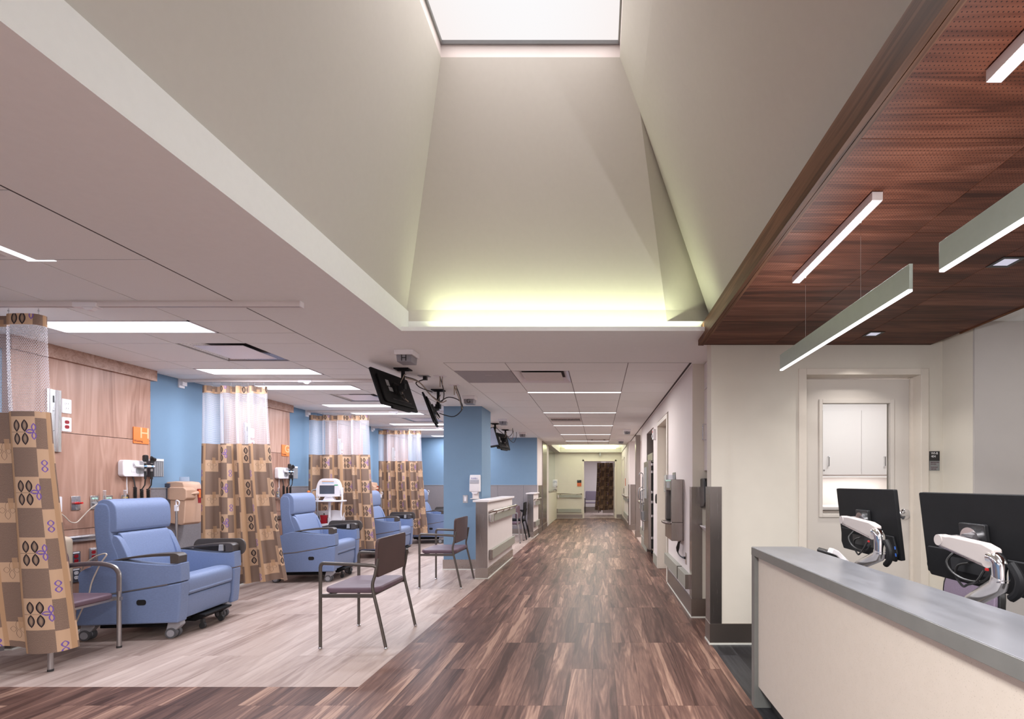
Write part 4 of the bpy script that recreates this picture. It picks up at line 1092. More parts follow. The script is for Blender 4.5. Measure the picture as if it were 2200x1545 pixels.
    for j, (dy, lb) in enumerate(((-.72, 'steel outlet plate with a red plug'), (-.56, 'steel gas plate with a green label, left one'), (-.43, 'steel gas plate with a green label, right one'), (-.27, 'steel gas plate with a yellow label'))):
        q = outlet('gas_outlet', lb, dy, 1.15, 'alum', None, gp=None)
        obj('screw', MB().cyl((0, -.009, .035), (0, -.005, .035), .004, seg=8).cyl((0, -.009, -.045), (0, -.005, -.045), .004, seg=8), 'greyp', q)
        if j == 0: obj('red_plug', MB().cyl((0, -.03, 0), (0, -.006, 0), .012, seg=12).cyl((.002, -.06, .002), (0, -.03, 0), .009, seg=12), 'redb', q)
        else:
            obj('label_strip', MB().box(-.025, .025, -.0075, -.005, .030, .045), 'gaslab' if j < 3 else 'yel', q)
            obj('socket', MB().cyl((0, -.02, -.01), (0, -.005, -.01), .016, seg=14), 'greyp', q)
    for j, dy in enumerate((-.50, -.305)):
        q = thing('flow_meter', 'clear upright flow meter tube on the oak panel, %s one %s' % (('left', 'right')[j], w), 'flow meter', (X, e + dy, 1.12), 90)
        obj('tube', MB().cyl((0, -.035, 0), (0, -.035, .135), .011, seg=12), 'clear', q)
        obj('base_block', MB().box(-.012, .012, -.05, 0, -.03, .0), 'alum', q); obj('top_cap', MB().cyl((0, -.035, .135), (0, -.035, .142), .012, seg=12), 'white', q)
    rl = thing('bumper_rail', 'double ridged aluminium rail low on the oak panel ' + w, 'rail', (X, e - .6, .80), 90, 'aluminium bumper rails on the oak panels')
    obj('channel', MB().prism([(0, 0), (-.018, .004), (-.024, .016), (-.012, .026), (-.012, .034), (-.024, .044), (-.018, .058), (0, .062)], 'x', -.59, .59), 'ssal', rl, smooth=False)
    if k < 2:
        outlet('wall_outlet', 'dark plate with red double outlet low on the oak panel', -.72, .655, 'dkgrey', 'red', label_strip=True)
        outlet('wall_outlet', 'steel plate with red double outlet low on the oak panel', -.57, .670, 'alum', 'red', label_strip=True)
        outlet('wall_outlet', 'dark plate with white double outlet low on the oak panel', -.72, .505, 'dkgrey', 'white', label_strip=True)
q = thing('corner_guard_post', 'round topped beige post against the oak panel behind the silver chair', 'post', (-4.60, 4.17, 0))
obj('post', MB().lathe([(.048, 0), (.048, .82), (.044, .845), (.030, .862), (.008, .870)], seg=20), 'beige', q)
# loose cord over the near recliner's arm, running to the floor
tag(obj('power_cord', MB().tube(spline([(-4.30, 4.02, .60), (-4.22, 4.00, .68), (-4.12, 3.985, .735), (-4.04, 3.975, .745), (-4.09, 3.97, .66), (-4.15, 3.965, .52), (-4.17, 3.96, .42), (-4.22, 3.955, .30), (-4.31, 3.95, .10), (-4.40, 3.95, .012), (-4.5, 3.97, .008)], 6), .0052, 7), 'cream2'),
    'thin cream cord looping over the near recliner arm to the floor', 'cord')

def sharps(y, label):
    t = thing('sharps_container', label, 'container', (-4.75, y, .865), 90, 'tan sharps boxes on the bay wall')
    side = [(0, 0.03), (-.17, 0), (-.20, .02), (-.215, .25), (-.20, .44), (-.185, .475), (-.10, .485), (0, .475)]
    obj('cabinet', MB().prism(side, 'x', -.135, .135), 'tan', t, bevel=.012, seg=3)
    obj('key_door', MB().prism([(-.02, .28), (-.21, .27), (-.235, .30), (-.235, .39), (-.20, .42), (-.02, .42)], 'x', -.15, .0), 'tan', t, bevel=.010, seg=3)
    obj('lock', MB().tube([(-.075, -.23, .345), (.01, -.245, .355)], [.006, .022], 12).cyl((.01, -.246, .355), (.012, -.252, .355), .011, seg=12), 'tan', t)
    obj('window', MB().box(.06, .138, -.2165, -.205, .24, .40), 'red', t)
    obj('warning_label', MB().box(.065, .10, -.2185, -.2162, .30, .39), 'orange', t)
    obj('inner_bin', MB().cyl((.02, -.09, .47), (.02, -.09, .535), .05, .044, seg=18), 'clear', t)
    obj('wall_bracket', MB().box(-.15, -.135, -.05, 0, .06, .46), 'dkgrey', t)
    return t
s0 = sharps(5.43, 'tan sharps box on the blue wall behind the nearest recliner')
s0.scale = (.86, 1, 1)
dup(s0, (-4.75, 9.86, .865), 90, 'tan sharps box on the blue wall beside the farthest curtain')

# ------------------------------------------------------------------ vital signs monitor on wheels
t = thing('patient_monitor_stand', 'white wheeled patient monitor with grey screen beside the second recliner', 'medical monitor', (-4.14, 7.45, 0), 12)
obj('pole', MB().cyl((0, 0, .10), (0, 0, 1.06), .020, seg=14), 'white', t)
bs = obj('base', MB().lathe([(.03, .14), (.045, .11), (.05, .07)], seg=14), 'white', t)
for k in range(5):
    a_ = 2 * PI * k / 5 + .3
    o_ = obj('leg', MB().tube([(0, 0, .105), (.22 * math.cos(a_), .22 * math.sin(a_), .085)], [.022, .014], 8), 'white', t)
    obj('wheel', MB().cyl((.22 * math.cos(a_) - .01, .22 * math.sin(a_), .035), (.22 * math.cos(a_) + .01, .22 * math.sin(a_), .035), .035, seg=14).cyl((.22 * math.cos(a_), .22 * math.sin(a_), .05), (.22 * math.cos(a_), .22 * math.sin(a_), .085), .008, seg=8), 'caster', o_)
bk = obj('basket', MB().prism([(-.20, .67), (.19, .69), (.20, .79), (.16, .81), (.15, .90), (.05, .91), (-.06, .905), (-.20, .90)], 'y', .07, .078)
         .prism([(-.19, .67), (.19, .685), (.195, .77), (.13, .79), (.115, .76), (.03, .76), (.02, .72), (-.09, .71), (-.11, .70), (-.13, .78), (-.19, .80)], 'y', -.086, -.078).box(-.195, .19, -.086, .078, .67, .678)
         .prism([(-.08, .67), (.07, .67), (.07, .90), (-.08, .90)], 'x', -.20, -.194).prism([(-.08, .69), (.07, .69), (.07, .87), (.0, .80), (-.08, .77)], 'x', .185, .191).box(.0, .006, -.08, .075, .68, .80), 'white', t)
obj('probe_case', MB().box(-.12, -.02, -.06, .02, .68, .84), 'red', bk, bevel=.006); obj('probe_cap', MB().box(-.15, -.125, -.05, 0, .70, .83), 'black', bk); obj('thermometer', MB().tube([(-.055, -.03, .70), (-.065, -.04, .87)], .008, 8), 'black', bk)
tr = obj('tray_shelf', MB().prism(spline([(-.20, -.12), (0, -.165), (.20, -.12), (.235, -.02), (.20, .10), (0, .13), (-.20, .10), (-.235, -.02)], 5, True), 'z', 1.045, 1.065), 'white', t, bevel=.007, seg=3)
obj('grip_pad', MB().prism(rrect(.15, .035, .015, 4, 0, -.135), 'z', 1.0655, 1.069), 'ltblue', tr)
obj('tray_handle', MB().tube(spline([(-.19, -.08, 1.055), (-.27, -.09, 1.055), (-.30, -.06, 1.07), (-.31, 0, 1.10), (-.36, .02, 1.11)], 5), .010, 8), 'white', t)
hs = obj('monitor_body', MB().prism(spline([(-.165, 1.14), (-.15, 1.125), (.15, 1.125), (.165, 1.14), (.160, 1.26), (.13, 1.355), (.08, 1.395), (0, 1.40), (-.08, 1.395), (-.13, 1.355), (-.160, 1.26)], 4, True), 'y', -.075, .075), 'white', t, bevel=.02, seg=4)
obj('screen', MB().box(-.115, .092, -.079, -.074, 1.165, 1.295), 'screen', hs, bevel=.001)
obj('handle_slot', MB().prism(rrect(.17, .02, .009, 4, 0, 1.352), 'y', -.0762, -.07), 'tan', hs); obj('handle_underside', MB().box(-.08, .08, -.078, -.0755, 1.328, 1.339), 'ltblue', hs)
obj('green_clip', MB().box(.09, .14, -.079, -.074, 1.292, 1.306), 'green', hs)
obj('neck', MB().prism([(-.085, 1.065), (.085, 1.065), (.045, 1.13), (-.045, 1.13)], 'y', -.04, .04), 'white', t)
obj('side_module', MB().box(.165, .19, -.05, .03, 1.15, 1.26), 'white', hs, bevel=.006)
obj('probe_cord', MB().tube(spline([(.185, -.06, 1.22), (.20, -.07, 1.10), (.19, -.08, .98), (.185, -.08, .86), (.19, -.08, .80)], 5), .012, 8), 'white', t)
obj('port_ring', MB().cyl((-.166, -.02, 1.235), (-.178, -.02, 1.235), .022, seg=14), 'ltblue', hs)
obj('hose', MB().tube(spline([(-.17, -.02, 1.23), (-.23, -.03, 1.22), (-.25, -.04, 1.13), (-.21, -.04, 1.04), (-.14, -.06, .90), (-.11, -.06, .76)], 6), .008, 8), 'greyp', t)
obj('orange_plug', MB().sphere((-.285, -.02, 1.195), .022, 12, 6), 'orange', t); obj('orange_clip', MB().box(-.27, -.20, .0, .02, .895, .92), 'orange', t)
obj('power_cord', MB().tube(spline([(.02, -.08, .67), (.01, -.09, .61), (-.04, -.095, .60), (-.08, -.10, .55), (-.10, -.10, .40), (-.09, -.1, .15)], 6), .005, 6), 'cream2', t)

# ------------------------------------------------------------------ ceiling screens
def ceiling_tv(label, mx, my, c, yaw, pitch, w_, h_, cables):
    t = thing('ceiling_screen', label, 'screen', (mx, my, H), group=None)
    Mx = Matrix.Translation((c[0] - mx, c[1] - my, c[2] - H)) @ Matrix.Rotation(R(yaw), 4, 'Z') @ Matrix.Rotation(R(pitch), 4, 'X')
    obj('mount_plate', MB().box(-.075, .075, -.06, .06, -.012, 0).box(-.05, .05, -.02, .02, -.022, -.012), 'blackm', t)
    dz = c[2] - H
    obj('mount_pole', MB().cyl((0, 0, -.01), (0, 0, dz + .06), .019, seg=12).box(-.028, .028, -.028, .028, dz + .02, dz + .075), 'blackm', t)
    sh_ = obj('back_shell', MB().prism(rrect(w_, h_, .018, 3), 'y', -.004, .016).xf(Matrix.Translation((0, 0, 0))).xf(Mx), 'blackm', t, bevel=.003)
    bulge = MB().prism(rrect(w_ * .82, h_ * .80, .03, 3, 0, -.01), 'y', -.024, -.004).xf(Mx)
    obj('rear_housing', bulge, 'blackm', t, bevel=.008)
    obj('screen_glass', MB().box(-w_ / 2 + .012, w_ / 2 - .012, .0162, .0175, -h_ / 2 + .02, h_ / 2 - .012).xf(Mx), 'tvscr', t)
    obj('bottom_lip', MB().prism(rrect(w_ * .5, .03, .01, 3, 0, -h_ / 2 - .006), 'y', -.012, .012).xf(Mx), 'blackm', t)
    obj('bracket', MB().box(-.06, .06, -.05, -.024, -.06, .06).box(-.02, .02, -.10, -.05, -.03, .03).xf(Mx), 'black', t)
    obj('bracket_arm', MB().tube([tuple(Mx @ Vector((0, -.09, 0))), (0, 0, dz + .05)], .018, 8), 'black', t)
    obj('vent_slot', MB().box(-.13, .20, -.0255, -.0238, -.125, -.112).xf(Mx), 'black', t)
    obj('rating_label', MB().box(-.165, -.115, -.0255, -.0238, .02, .085).box(-.15, -.085, -.0255, -.0238, -.035, .01).xf(Mx), 'greyp', t)
    p = Mx @ Vector((.05, -.04, -.07)); q_ = Mx @ Vector((.10, -.05, -.12))
    obj('signal_cable', MB().tube(spline([tuple(Mx @ Vector((0, -.07, .04))), (.02, -.02, dz + .16), (.03, .0, -.06)], 5), .005, 6).tube(spline([tuple(Mx @ Vector((.02, -.06, 0))), tuple(p), tuple(q_)], 5), .006, 6), 'cablet', t)
    obj('power_cable', MB().tube(spline([tuple(Mx @ Vector((-.02, -.05, -.02))), tuple(Mx @ Vector((-.06, -.07, -.09))), tuple(Mx @ Vector((.0, -.07, -.12))), tuple(Mx @ Vector((.04, -.05, -.05)))], 6), .006, 6), 'cable', t)
    for mat_, pts in cables: obj('ceiling_cable', MB().tube(spline(pts, 7), .0065, 6), mat_, t)
    return t
def lead(x0, y0, x1, y1, sag, mx, my, up=-.08):
    return [(x0 - mx, y0 - my, up), (x0 + (x1 - x0) * .35 - mx, y0 + (y1 - y0) * .35 - my, -sag * .8), (x0 + (x1 - x0) * .75 - mx, y0 + (y1 - y0) * .75 - my, -sag), (x1 - mx, y1 - my, -.10), (x1 - mx, y1 - my, 0)]
ceiling_tv('black ceiling screen nearest the viewer, its broad back in view', -2.02, 5.0, (-2.10, 5.0, 2.28), 80, -20, .65, .385,
           [('cable', [(.02, 0, -.08), (.05, .30, -.07), (.05, .70, -.15), (.08, .98, -.17), (.20, .70, -.13), (.27, .40, -.06), (.27, .33, 0)]), ('cablet', [(.02, .02, -.09), (.06, .32, -.08), (.06, .72, -.165), (.06, 1.0, -.18), (.12, 1.05, -.15)])])
ceiling_tv('black ceiling screen second from the viewer, seen edge on before the pillar', -2.03, 6.13, (-2.12, 6.12, 2.25), 104, -20, .62, .38,
           [('cable', [(.0, .0, -.17), (.12, .02, -.09), (.24, .1, -.12), (.27, .12, -.22), (.18, .05, -.33), (.02, -.02, -.30)]), ('cablet', [(.27, .12, -.22), (.29, -.1, -.12), (.29, -.31, 0)]), ('cable', [(.26, .12, -.24), (.31, -.1, -.13), (.31, -.31, 0)])])
ceiling_tv('black ceiling screen just past the pillar with a pale painted reflection on its glass', -2.05, 9.59, (-2.13, 9.6, 2.24), 124, -18, .60, .37,
           [('cable', lead(-2.03, 9.6, -1.85, 10.4, .2, -2.05, 9.59))])
ceiling_tv('black ceiling screen farthest away, its back above the low wall', -2.06, 10.7, (-2.13, 10.7, 2.25), 74, -15, .60, .37,
           [('cable', lead(-2.06, 10.7, -1.90, 11.2, .25, -2.06, 10.7)), ('cablet', lead(-2.04, 10.6, -1.92, 10.9, .2, -2.06, 10.7))])
for x, y, lb in ((-1.92, 5.33, 'small ceiling plate with a black plug behind the near screen'), (-1.745, 5.33, 'white ceiling cable plate before the second screen'), (-1.735, 5.82, 'white ceiling cable plate above the pillar edge')):
    t = thing('cable_plate', lb, 'outlet', (x, y, H))
    obj('cover_plate', MB().box(-.06, .06, -.04, .04, -.006, 0), 'greyp' if 'black' in lb else 'white', t)
    if 'black' in lb: obj('plug', MB().box(-.01, .03, -.015, .02, -.045, -.006).tube(spline([(.0, 0, -.04), (-.05, 0, -.055), (-.09, .0, -.08), (-.06, .05, -.12), (.02, .2, -.14)], 5), .006, 6), 'black', t)
    else: obj('cable_stub', MB().tube([(0, 0, -.12), (.0, 0, 0)], .006, 6).tube([(.025, 0, -.10), (.025, 0, 0)], .005, 6), 'cablet', t)

# ------------------------------------------------------------------ pillar fittings, low walls and rails
def sanitizer(loc, rz, label):
    t = thing('sanitizer_dispenser', label, 'dispenser', loc, rz, 'white hand gel dispensers')
    obj('body', MB().prism([(0, .0), (-.085, .0), (-.095, .03), (-.085, .17), (-.06, .26), (0, .26)], 'x', -.078, .078), 'white', t, bevel=.012, seg=3)
    obj('cover_window', MB().box(-.07, .07, -.094, -.086, .125, .185), 'clear', t, bevel=.002)
    text('PURELL', .030, 'inkb', t, (0, -.0885, .205), (78, 0, 0), name='brand_mark')
    obj('nozzle', MB().prism([(-.03, -.03), (.03, -.03), (.05, 0), (-.05, 0)], 'y', -.08, -.03), 'white', t)
    obj('drip_stand', MB().box(-.05, .05, -.014, 0, -.105, .02).box(-.065, .065, -.095, 0, -.108, -.098), 'lampw', t, bevel=.003)
    return t
sz = sanitizer((-1.885, 7.435, 1.195), 0, 'white hand gel dispenser on the blue pillar')
dup(sz, (-1.63, 18.30, 1.20), 0, 'white hand gel dispenser on the far cream wall')
t = thing('light_switch', 'steel plate with white rocker switch on the blue pillar', 'switch', (-2.045, 7.435, 1.085))
obj('cover_plate', MB().prism(rrect(.075, .12, .004, 2), 'y', -.006, 0), 'alum', t); obj('rocker', MB().box(-.017, .017, -.010, -.005, -.034, .034).box(-.02, .02, -.012, -.005, .025, .04), 'white', t)

def rail_set(parent_label, x, y0, y1, zt, side, low=(.25, .385), grp='steel hand rails along the corridor'):
    """hand rail tube above a flat bumper on a wall face at x; side = direction away from the wall"""
    t = thing('hand_rail', parent_label, 'hand rail', (x, (y0 + y1) / 2, zt), 0, grp)
    L = (y1 - y0) / 2
    obj('grip_tube', MB().tube(spline([(0, -L, -.02), (side * .05, -L, 0), (side * .075, -L + .05, 0)], 4) + [(side * .075, 0, 0)] + spline([(side * .075, L - .05, 0), (side * .05, L, 0), (0, L, -.02)], 4), .019, 10), 'ssh', t)
    obj('bumper', MB().prism(spline([(0, -L), (side * .035, -L - .005), (side * .05, -L + .03), (side * .05, 0), (side * .05, L - .03), (side * .035, L + .005), (0, L)], 3), 'z', -.15, -.05), 'bumper', t)
    obj('end_cap', MB().prism(spline([(side * .001, -L - .003), (side * .036, -L - .008), (side * .053, -L + .03), (side * .053, -L + .09)], 4) + [(side * .001, -L + .09)], 'z', -.152, -.048), 'chrome', t)
    n = max(2, int(2 * L / .45))
    for k in range(n):
        yy = -L + .16 + (2 * L - .32) * k / (n - 1)
        obj('bracket', MB().tube([(side * .075, yy, -.015), (side * .07, yy, -.035), (side * .03, yy, -.055)], .009, 8), 'ssh', t)
    if low:
        b_ = thing('bumper_rail', parent_label.replace('hand rail', 'flat sage bumper'), 'bumper', (x, (y0 + y1) / 2, low[0]), 0, grp.replace('hand rails', 'flat bumpers'))
        hh = low[1] - low[0]
        obj('bumper', MB().box(min(0, side * .04), max(0, side * .04), -L, L, 0, hh), 'bumper', b_, bevel=.006)
        obj('end_cap', MB().box(min(0, side * .042), max(0, side * .042), -L - .004, -L + .05, -.002, hh + .002), 'ss', b_, bevel=.004)
    return t
def low_wall(x0, x1, y0, y1, top, label):
    t = thing('low_wall', label, 'low wall', ((x0 + x1) / 2, (y0 + y1) / 2, 0), 0, 'pale low walls beside the corridor')
    a, bb = (x1 - x0) / 2, (y1 - y0) / 2
    obj('wall_core', MB().box(-a + .004, a - .004, -bb + .004, bb, .02, top - .03), 'pinkw', t)
    obj('end_cladding', MB().box(-a, a, -bb, -bb + .004, .14, top - .03).box(a - .004, a, -bb + .004, -bb + .012, .14, top - .03), 'ss', t)
    obj('cap_slab', MB().box(-a - .035, a + .03, -bb - .03, bb + .03, top - .03, top), 'cab', t, bevel=.004)
    obj('base_skirt', MB().box(-a - .006, a + .008, -bb - .006, bb, .014, .15), 'ssh', t)
    obj('floor_strip', MB().box(-a - .012, a + .016, -bb - .012, bb, 0, .014), 'strip', t)
    return t
low_wall(-1.704, -1.543, 6.714, 8.67, 1.095, 'pale low wall with steel end in front of the blue pillar side')
rail_set('steel hand rail on the nearer low wall', -1.543, 6.82, 8.70, .935, 1)
low_wall(-1.724, -1.58, 11.72, 12.66, 1.09, 'pale low wall with steel end farther down the corridor')
rail_set('steel hand rail on the farther low wall', -1.58, 11.80, 12.70, .935, 1)
rr_ = rail_set('steel hand rail on the far cream end wall', -1.16, 0, 0.94, .93, 1)
rr_.location = (-1.12, 18.30, .93); rr_.rotation_euler = (0, 0, R(-90))
for o in [o for o in C.objects if o.name.startswith('bumper_rail') and 'end wall' in o.get('label', '')]:
    o.location = (-1.12, 18.30, .22); o.rotation_euler = (0, 0, R(-90))
rail_set('steel hand rail past the steel cabinet on the right wall', .93, 9.38, 10.42, .94, -1, (.25, .40))
rail_set('steel hand rail at the far right end of the corridor', .87, 13.85, 16.1, .94, -1, (.25, .40))
t = thing('room_sign', 'orange and black room sign left of the end doorway', 'sign', (-.73, 18.30, 1.36))
obj('sign_board', MB().box(-.08, .08, -.012, 0, -.02, .085), 'signd', t); obj('colour_field', MB().box(-.08, .08, -.013, 0, -.155, -.02), 'redor', t)
text('WI-8', .026, 'inkw', t, (-.03, -.0125, .055)); text('Exam', .022, 'ink', t, (-.035, -.0135, -.13))
t = thing('hanging_sign', 'small grey device under the ceiling before the end doorway', 'device', (.06, 18.2, 2.47))
obj('stem', MB().box(-.02, .02, -.02, .02, -.05, .01), 'greyp', t); obj('body', MB().box(-.03, .03, -.03, .03, -.13, -.05), 'greyp', t, bevel=.004)
t = thing('wall_sign', 'small brown sign on the right wall near the corridor end', 'sign', (.87, 15.6, 1.36), -90)
obj('sign_board', MB().box(-.08, .08, -.012, 0, -.12, .12), 'redor', t)

# ------------------------------------------------------------------ right side of the corridor
t = thing('water_fountain', 'stainless bottle filler with basin on the right corridor wall', 'drinking fountain', (.93, 5.51, .70), -90)
# local x runs towards the viewer (-y), -y out of the wall
obj('cabinet', MB().box(-.25, .25, -.012, 0, 0, .67).box(-.25, .25, -.138, -.012, 0, .20).box(-.25, -.20, -.138, -.012, .20, .67).box(.20, .25, -.138, -.012, .20, .67).box(-.20, .20, -.138, -.012, .55, .67), 'ss', t, bevel=.006)
obj('recess_back', MB().box(-.20, .20, -.05, -.013, .20, .55), 'dkgrey', t)
obj('spout', MB().cyl((0, -.09, .55), (0, -.09, .50), .012, seg=12).cyl((0, -.07, .55), (0, -.07, .52), .03, seg=12), 'chrome', t)
obj('sensor_window', MB().box(-.13, .13, -.1395, -.137, .575, .645), 'greyp', t, bevel=.004)
obj('display_strip', MB().box(-.2, .2, -.1388, -.137, .652, .668), 'gaslab', t)
obj('basin', MB().prism(rrect(.36, .21, .09, 6, 0, -.10), 'z', .175, .20), 'ssd', t, bevel=.006)
obj('basin_drain', MB().lathe([(.04, 0), (.045, .002), (.02, .003)], (0, -.12, .2), 16), 'black', t)
for k in range(2): obj('drop_mark', MB().sphere((.02, -.051, .32 + k * .09), .022, 10, 6, 1.4), 'clear', t)
t = thing('power_cord', 'bundled black cord under the bottle filler', 'cord', (.93, 5.30, .62), -90)
obj('cord', MB().tube(spline([(.03, -.04, .08), (.0, -.05, .05), (-.04, -.055, -.02), (-.07, -.05, -.06), (-.04, -.045, -.075), (.03, -.04, -.085), (.075, -.03, -.09), (.10, -.02, -.088)], 5), .007, 7), 'cable', t)
obj('cord_bundle', MB().tube([(.01, -.05, .065), (-.03, -.058, .0), (-.06, -.055, -.045)], [.012, .020, .012], 8), 'cable', t)
obj('plug', MB().tube([(.085, -.03, -.09), (.14, -.008, -.088)], [.009, .015], 8), 'black', t)
t = thing('wall_outlet', 'steel outlet plate under the bottle filler', 'outlet', (.93, 5.13, .53), -90)
obj('cover_plate', MB().box(-.038, .038, -.006, 0, -.06, .06), 'alum', t, bevel=.001)
t = thing('wall_holder', 'clear plastic wall holder behind the bottle filler', 'dispenser', (.93, 5.95, 1.22), -90)
obj('box', MB().box(-.12, .12, -.005, 0, 0, .24).box(-.12, .12, -.11, -.106, 0, .21).box(-.12, -.116, -.11, 0, 0, .21).box(.116, .12, -.11, 0, 0, .21).box(-.12, .12, -.11, 0, 0, .004), 'clear', t)
obj('wipes', MB().box(-.11, .11, -.10, -.01, .006, .15), 'white', t, bevel=.01)
for k, (y0, y1, z0, z1, lb) in enumerate(((5.40, 6.44, .262, .405, 'flat steel bumper under the bottle filler cord'), (4.88, 5.36, .262, .405, 'short flat steel bumper near the niche corner'))):
    t = thing('bumper_rail', lb, 'bumper', (.93, (y0 + y1) / 2, z0), -90, 'flat steel bumpers near the niche')
    L = (y1 - y0) / 2
    obj('bumper', MB().box(-L, L, -.055, 0, 0, z1 - z0), 'bumper', t, bevel=.004)
    obj('end_cap', MB().box(L - .002, L + .003, -.057, 0, -.002, z1 - z0 + .002), 'ss', t)
# tall steel cabinet on casters, standing in a recess
t = thing('steel_cabinet', 'tall stainless steel cabinet on casters in the right corridor recess', 'cabinet', (1.25, 8.77, 0))
obj('body', MB().box(-.30, .30, -.43, .43, .14, 1.82), 'ss', t, bevel=.005)
dr = obj('door', MB().box(-.39, -.335, -.40, .42, .17, 1.72), 'ss', t, bevel=.006)
obj('gasket', MB().box(-.335, -.30, -.38, .40, .19, 1.70), 'black', dr)
for zz in (.36, .74, .98, 1.15, 1.50, 1.63): obj('hinge', MB().box(-.345, -.285, -.428, -.395, zz, zz + .045), 'chrome', dr, bevel=.004)
obj('door_handle', MB().tube(spline([(-.39, .28, .62), (-.45, .28, .66), (-.46, .28, .9), (-.46, .28, 1.15), (-.45, .28, 1.19), (-.39, .28, 1.22)], 4), .013, 8), 'silver', dr)
obj('window', MB().box(-.393, -.389, -.1, .3, 1.05, 1.62), 'greyp', dr)
obj('top_hood', MB().box(-.32, .30, -.42, .42, 1.72, 1.86), 'ss', t, bevel=.004)
for sx in (-.24, .24):
    for sy in (-.36, .36):
        cs = obj('caster', MB().box(sx - .03, sx + .03, sy - .03, sy + .03, .09, .14), 'silver', t)
        obj('wheel', MB().cyl((sx - .02, sy, .055), (sx + .02, sy, .055), .055, seg=16), 'rubber', cs)
struct('trim_13', MB().box(.932, 1.1, 9.335, 9.352, .0, 2.28).box(1.60, 1.65, 8.2, 9.35, 0, 2.28), 'ss')
t = thing('fire_strobe', 'white alarm strobe high on the right corridor wall', 'alarm', (.93, 7.92, 2.04), -90)
obj('body', MB().box(-.06, .06, -.045, 0, 0, .17), 'white', t, bevel=.006); obj('lens', MB().box(-.03, .03, -.062, -.045, .03, .08), 'clear', t, bevel=.005); obj('warning_mark', MB().box(-.04, .04, -.0465, -.0445, .11, .15), 'redb', t)
t = thing('card_reader', 'black card reader beside the corridor door frame', 'card reader', (.93, 7.70, 1.0), -90)
obj('body', MB().prism([(0, 0), (-.022, .01), (-.028, .05), (-.028, .12), (-.022, .15), (0, .16)], 'x', -.035, .035), 'black', t, bevel=.005)
t = thing('hanging_pole', 'thin silver hooked pole hung at the rail beyond the steel cabinet', 'pole', (.85, 9.30, 0))
obj('pole', MB().cyl((0, 0, .42), (0, 0, 1.45), .012, seg=10), 'silver', t)
obj('rail_clip', MB().box(-.012, .02, -.015, .078, .90, .915), 'greyp', t)
obj('loop', MB().tube(spline([(0, 0, 1.25), (-.07, 0, 1.22), (-.08, 0, 1.05), (0, 0, 1.0)], 4), .010, 8), 'silver', t); obj('control_box', MB().box(-.04, .04, -.03, .03, .62, .78), 'greyp', t, bevel=.006)
obj('top_hook', MB().tube(spline([(0, 0, 1.43), (.0, 0, 1.50), (-.05, 0, 1.53), (-.07, 0, 1.48)], 4), .008, 8), 'silver', t)
# niche with sink
t = thing('wall_cabinet', 'pale wall cabinet with two doors above the niche sink', 'cabinet', (1.325, 4.48, 1.45))
obj('body', MB().box(-.26, .274, -.315, .315, 0, 1.055), 'cab', t)
for a, c in ((.003, .795), (.802, 1.052)): 
    d_ = obj('door', MB().box(-.28, -.261, -.316, .316, a, c), 'cab', t, bevel=.001)
    if a < .5: obj('door_handle', MB().tube(spline([(-.28, .22, .30), (-.31, .22, .30), (-.312, .22, .33), (-.312, .22, .42), (-.31, .22, .45), (-.28, .22, .45)], 4), .005, 6), 'chrome', d_)
t = thing('towel_dispenser', 'black paper towel dispenser on the niche wall', 'dispenser', (1.16, 4.795, 1.085))
obj('body', MB().prism([(0, 0), (-.17, .02), (-.21, .06), (-.19, .27), (-.16, .29), (0, .29)], 'x', -.155, .155), 'black', t, bevel=.012, seg=3); obj('paper_end', MB().prism([(-.04, .0), (-.14, .01), (-.12, -.035), (-.06, -.04)], 'x', -.10, .10), 'white', t)
t = thing('wall_sink', 'white wall hung sink in the niche', 'sink', (1.28, 4.48, .62))
obj('basin', MB().prism([(-.30, .30), (.31, .30), (.31, 0), (-.02, 0)], 'y', -.24, .24), 'white', t, bevel=.012, seg=3)
obj('bowl', MB().lathe([(.17, 0.001), (.16, -.004), (.02, -.06)], (-.03, 0, .302), 20), 'greyp', t)
obj('faucet', MB().tube(spline([(.22, 0, .30), (.22, 0, .50), (.18, 0, .56), (.08, 0, .55), (.05, 0, .50)], 5), .013, 8), 'chrome', t)

# ------------------------------------------------------------------ reception desk
t = thing('reception_counter', 'speckled cream reception counter with grey slate coloured top', 'counter', (.92, 1.6, 0))
Y1, Y0 = 2.912 - 1.6, .25 - 1.6
obj('countertop', MB().box(.0, .305, Y0, Y1, .898, .948), 'ctop', t, bevel=.002)
obj('front_edge', MB().box(-.0015, .012, Y0, Y1, .8985, .9455), 'slate', t, bevel=.0015)
obj('end_leg', MB().box(0, .30, Y1 - .052, Y1, 0, .898), 'slate', t, bevel=.002)
obj('front_panel', MB().box(.024, .045, Y0, Y1 - .053, .128, .896), 'cfront', t)
obj('toe_kick', MB().box(.10, .12, Y0, Y1 - .053, 0, .128), 'toe', t)
obj('back_panel', MB().box(.26, .285, Y0, Y1 - .053, 0, .896), 'cfront', t)
obj('work_surface', MB().box(.287, .80, Y0, Y1 - .06, .70, .735), 'ctop', t, bevel=.003)
obj('desk_leg', MB().box(.75, .79, Y1 - .12, Y1 - .07, 0, .70).box(.75, .79, Y0 + .02, Y0 + .07, 0, .70), 'slate', t)

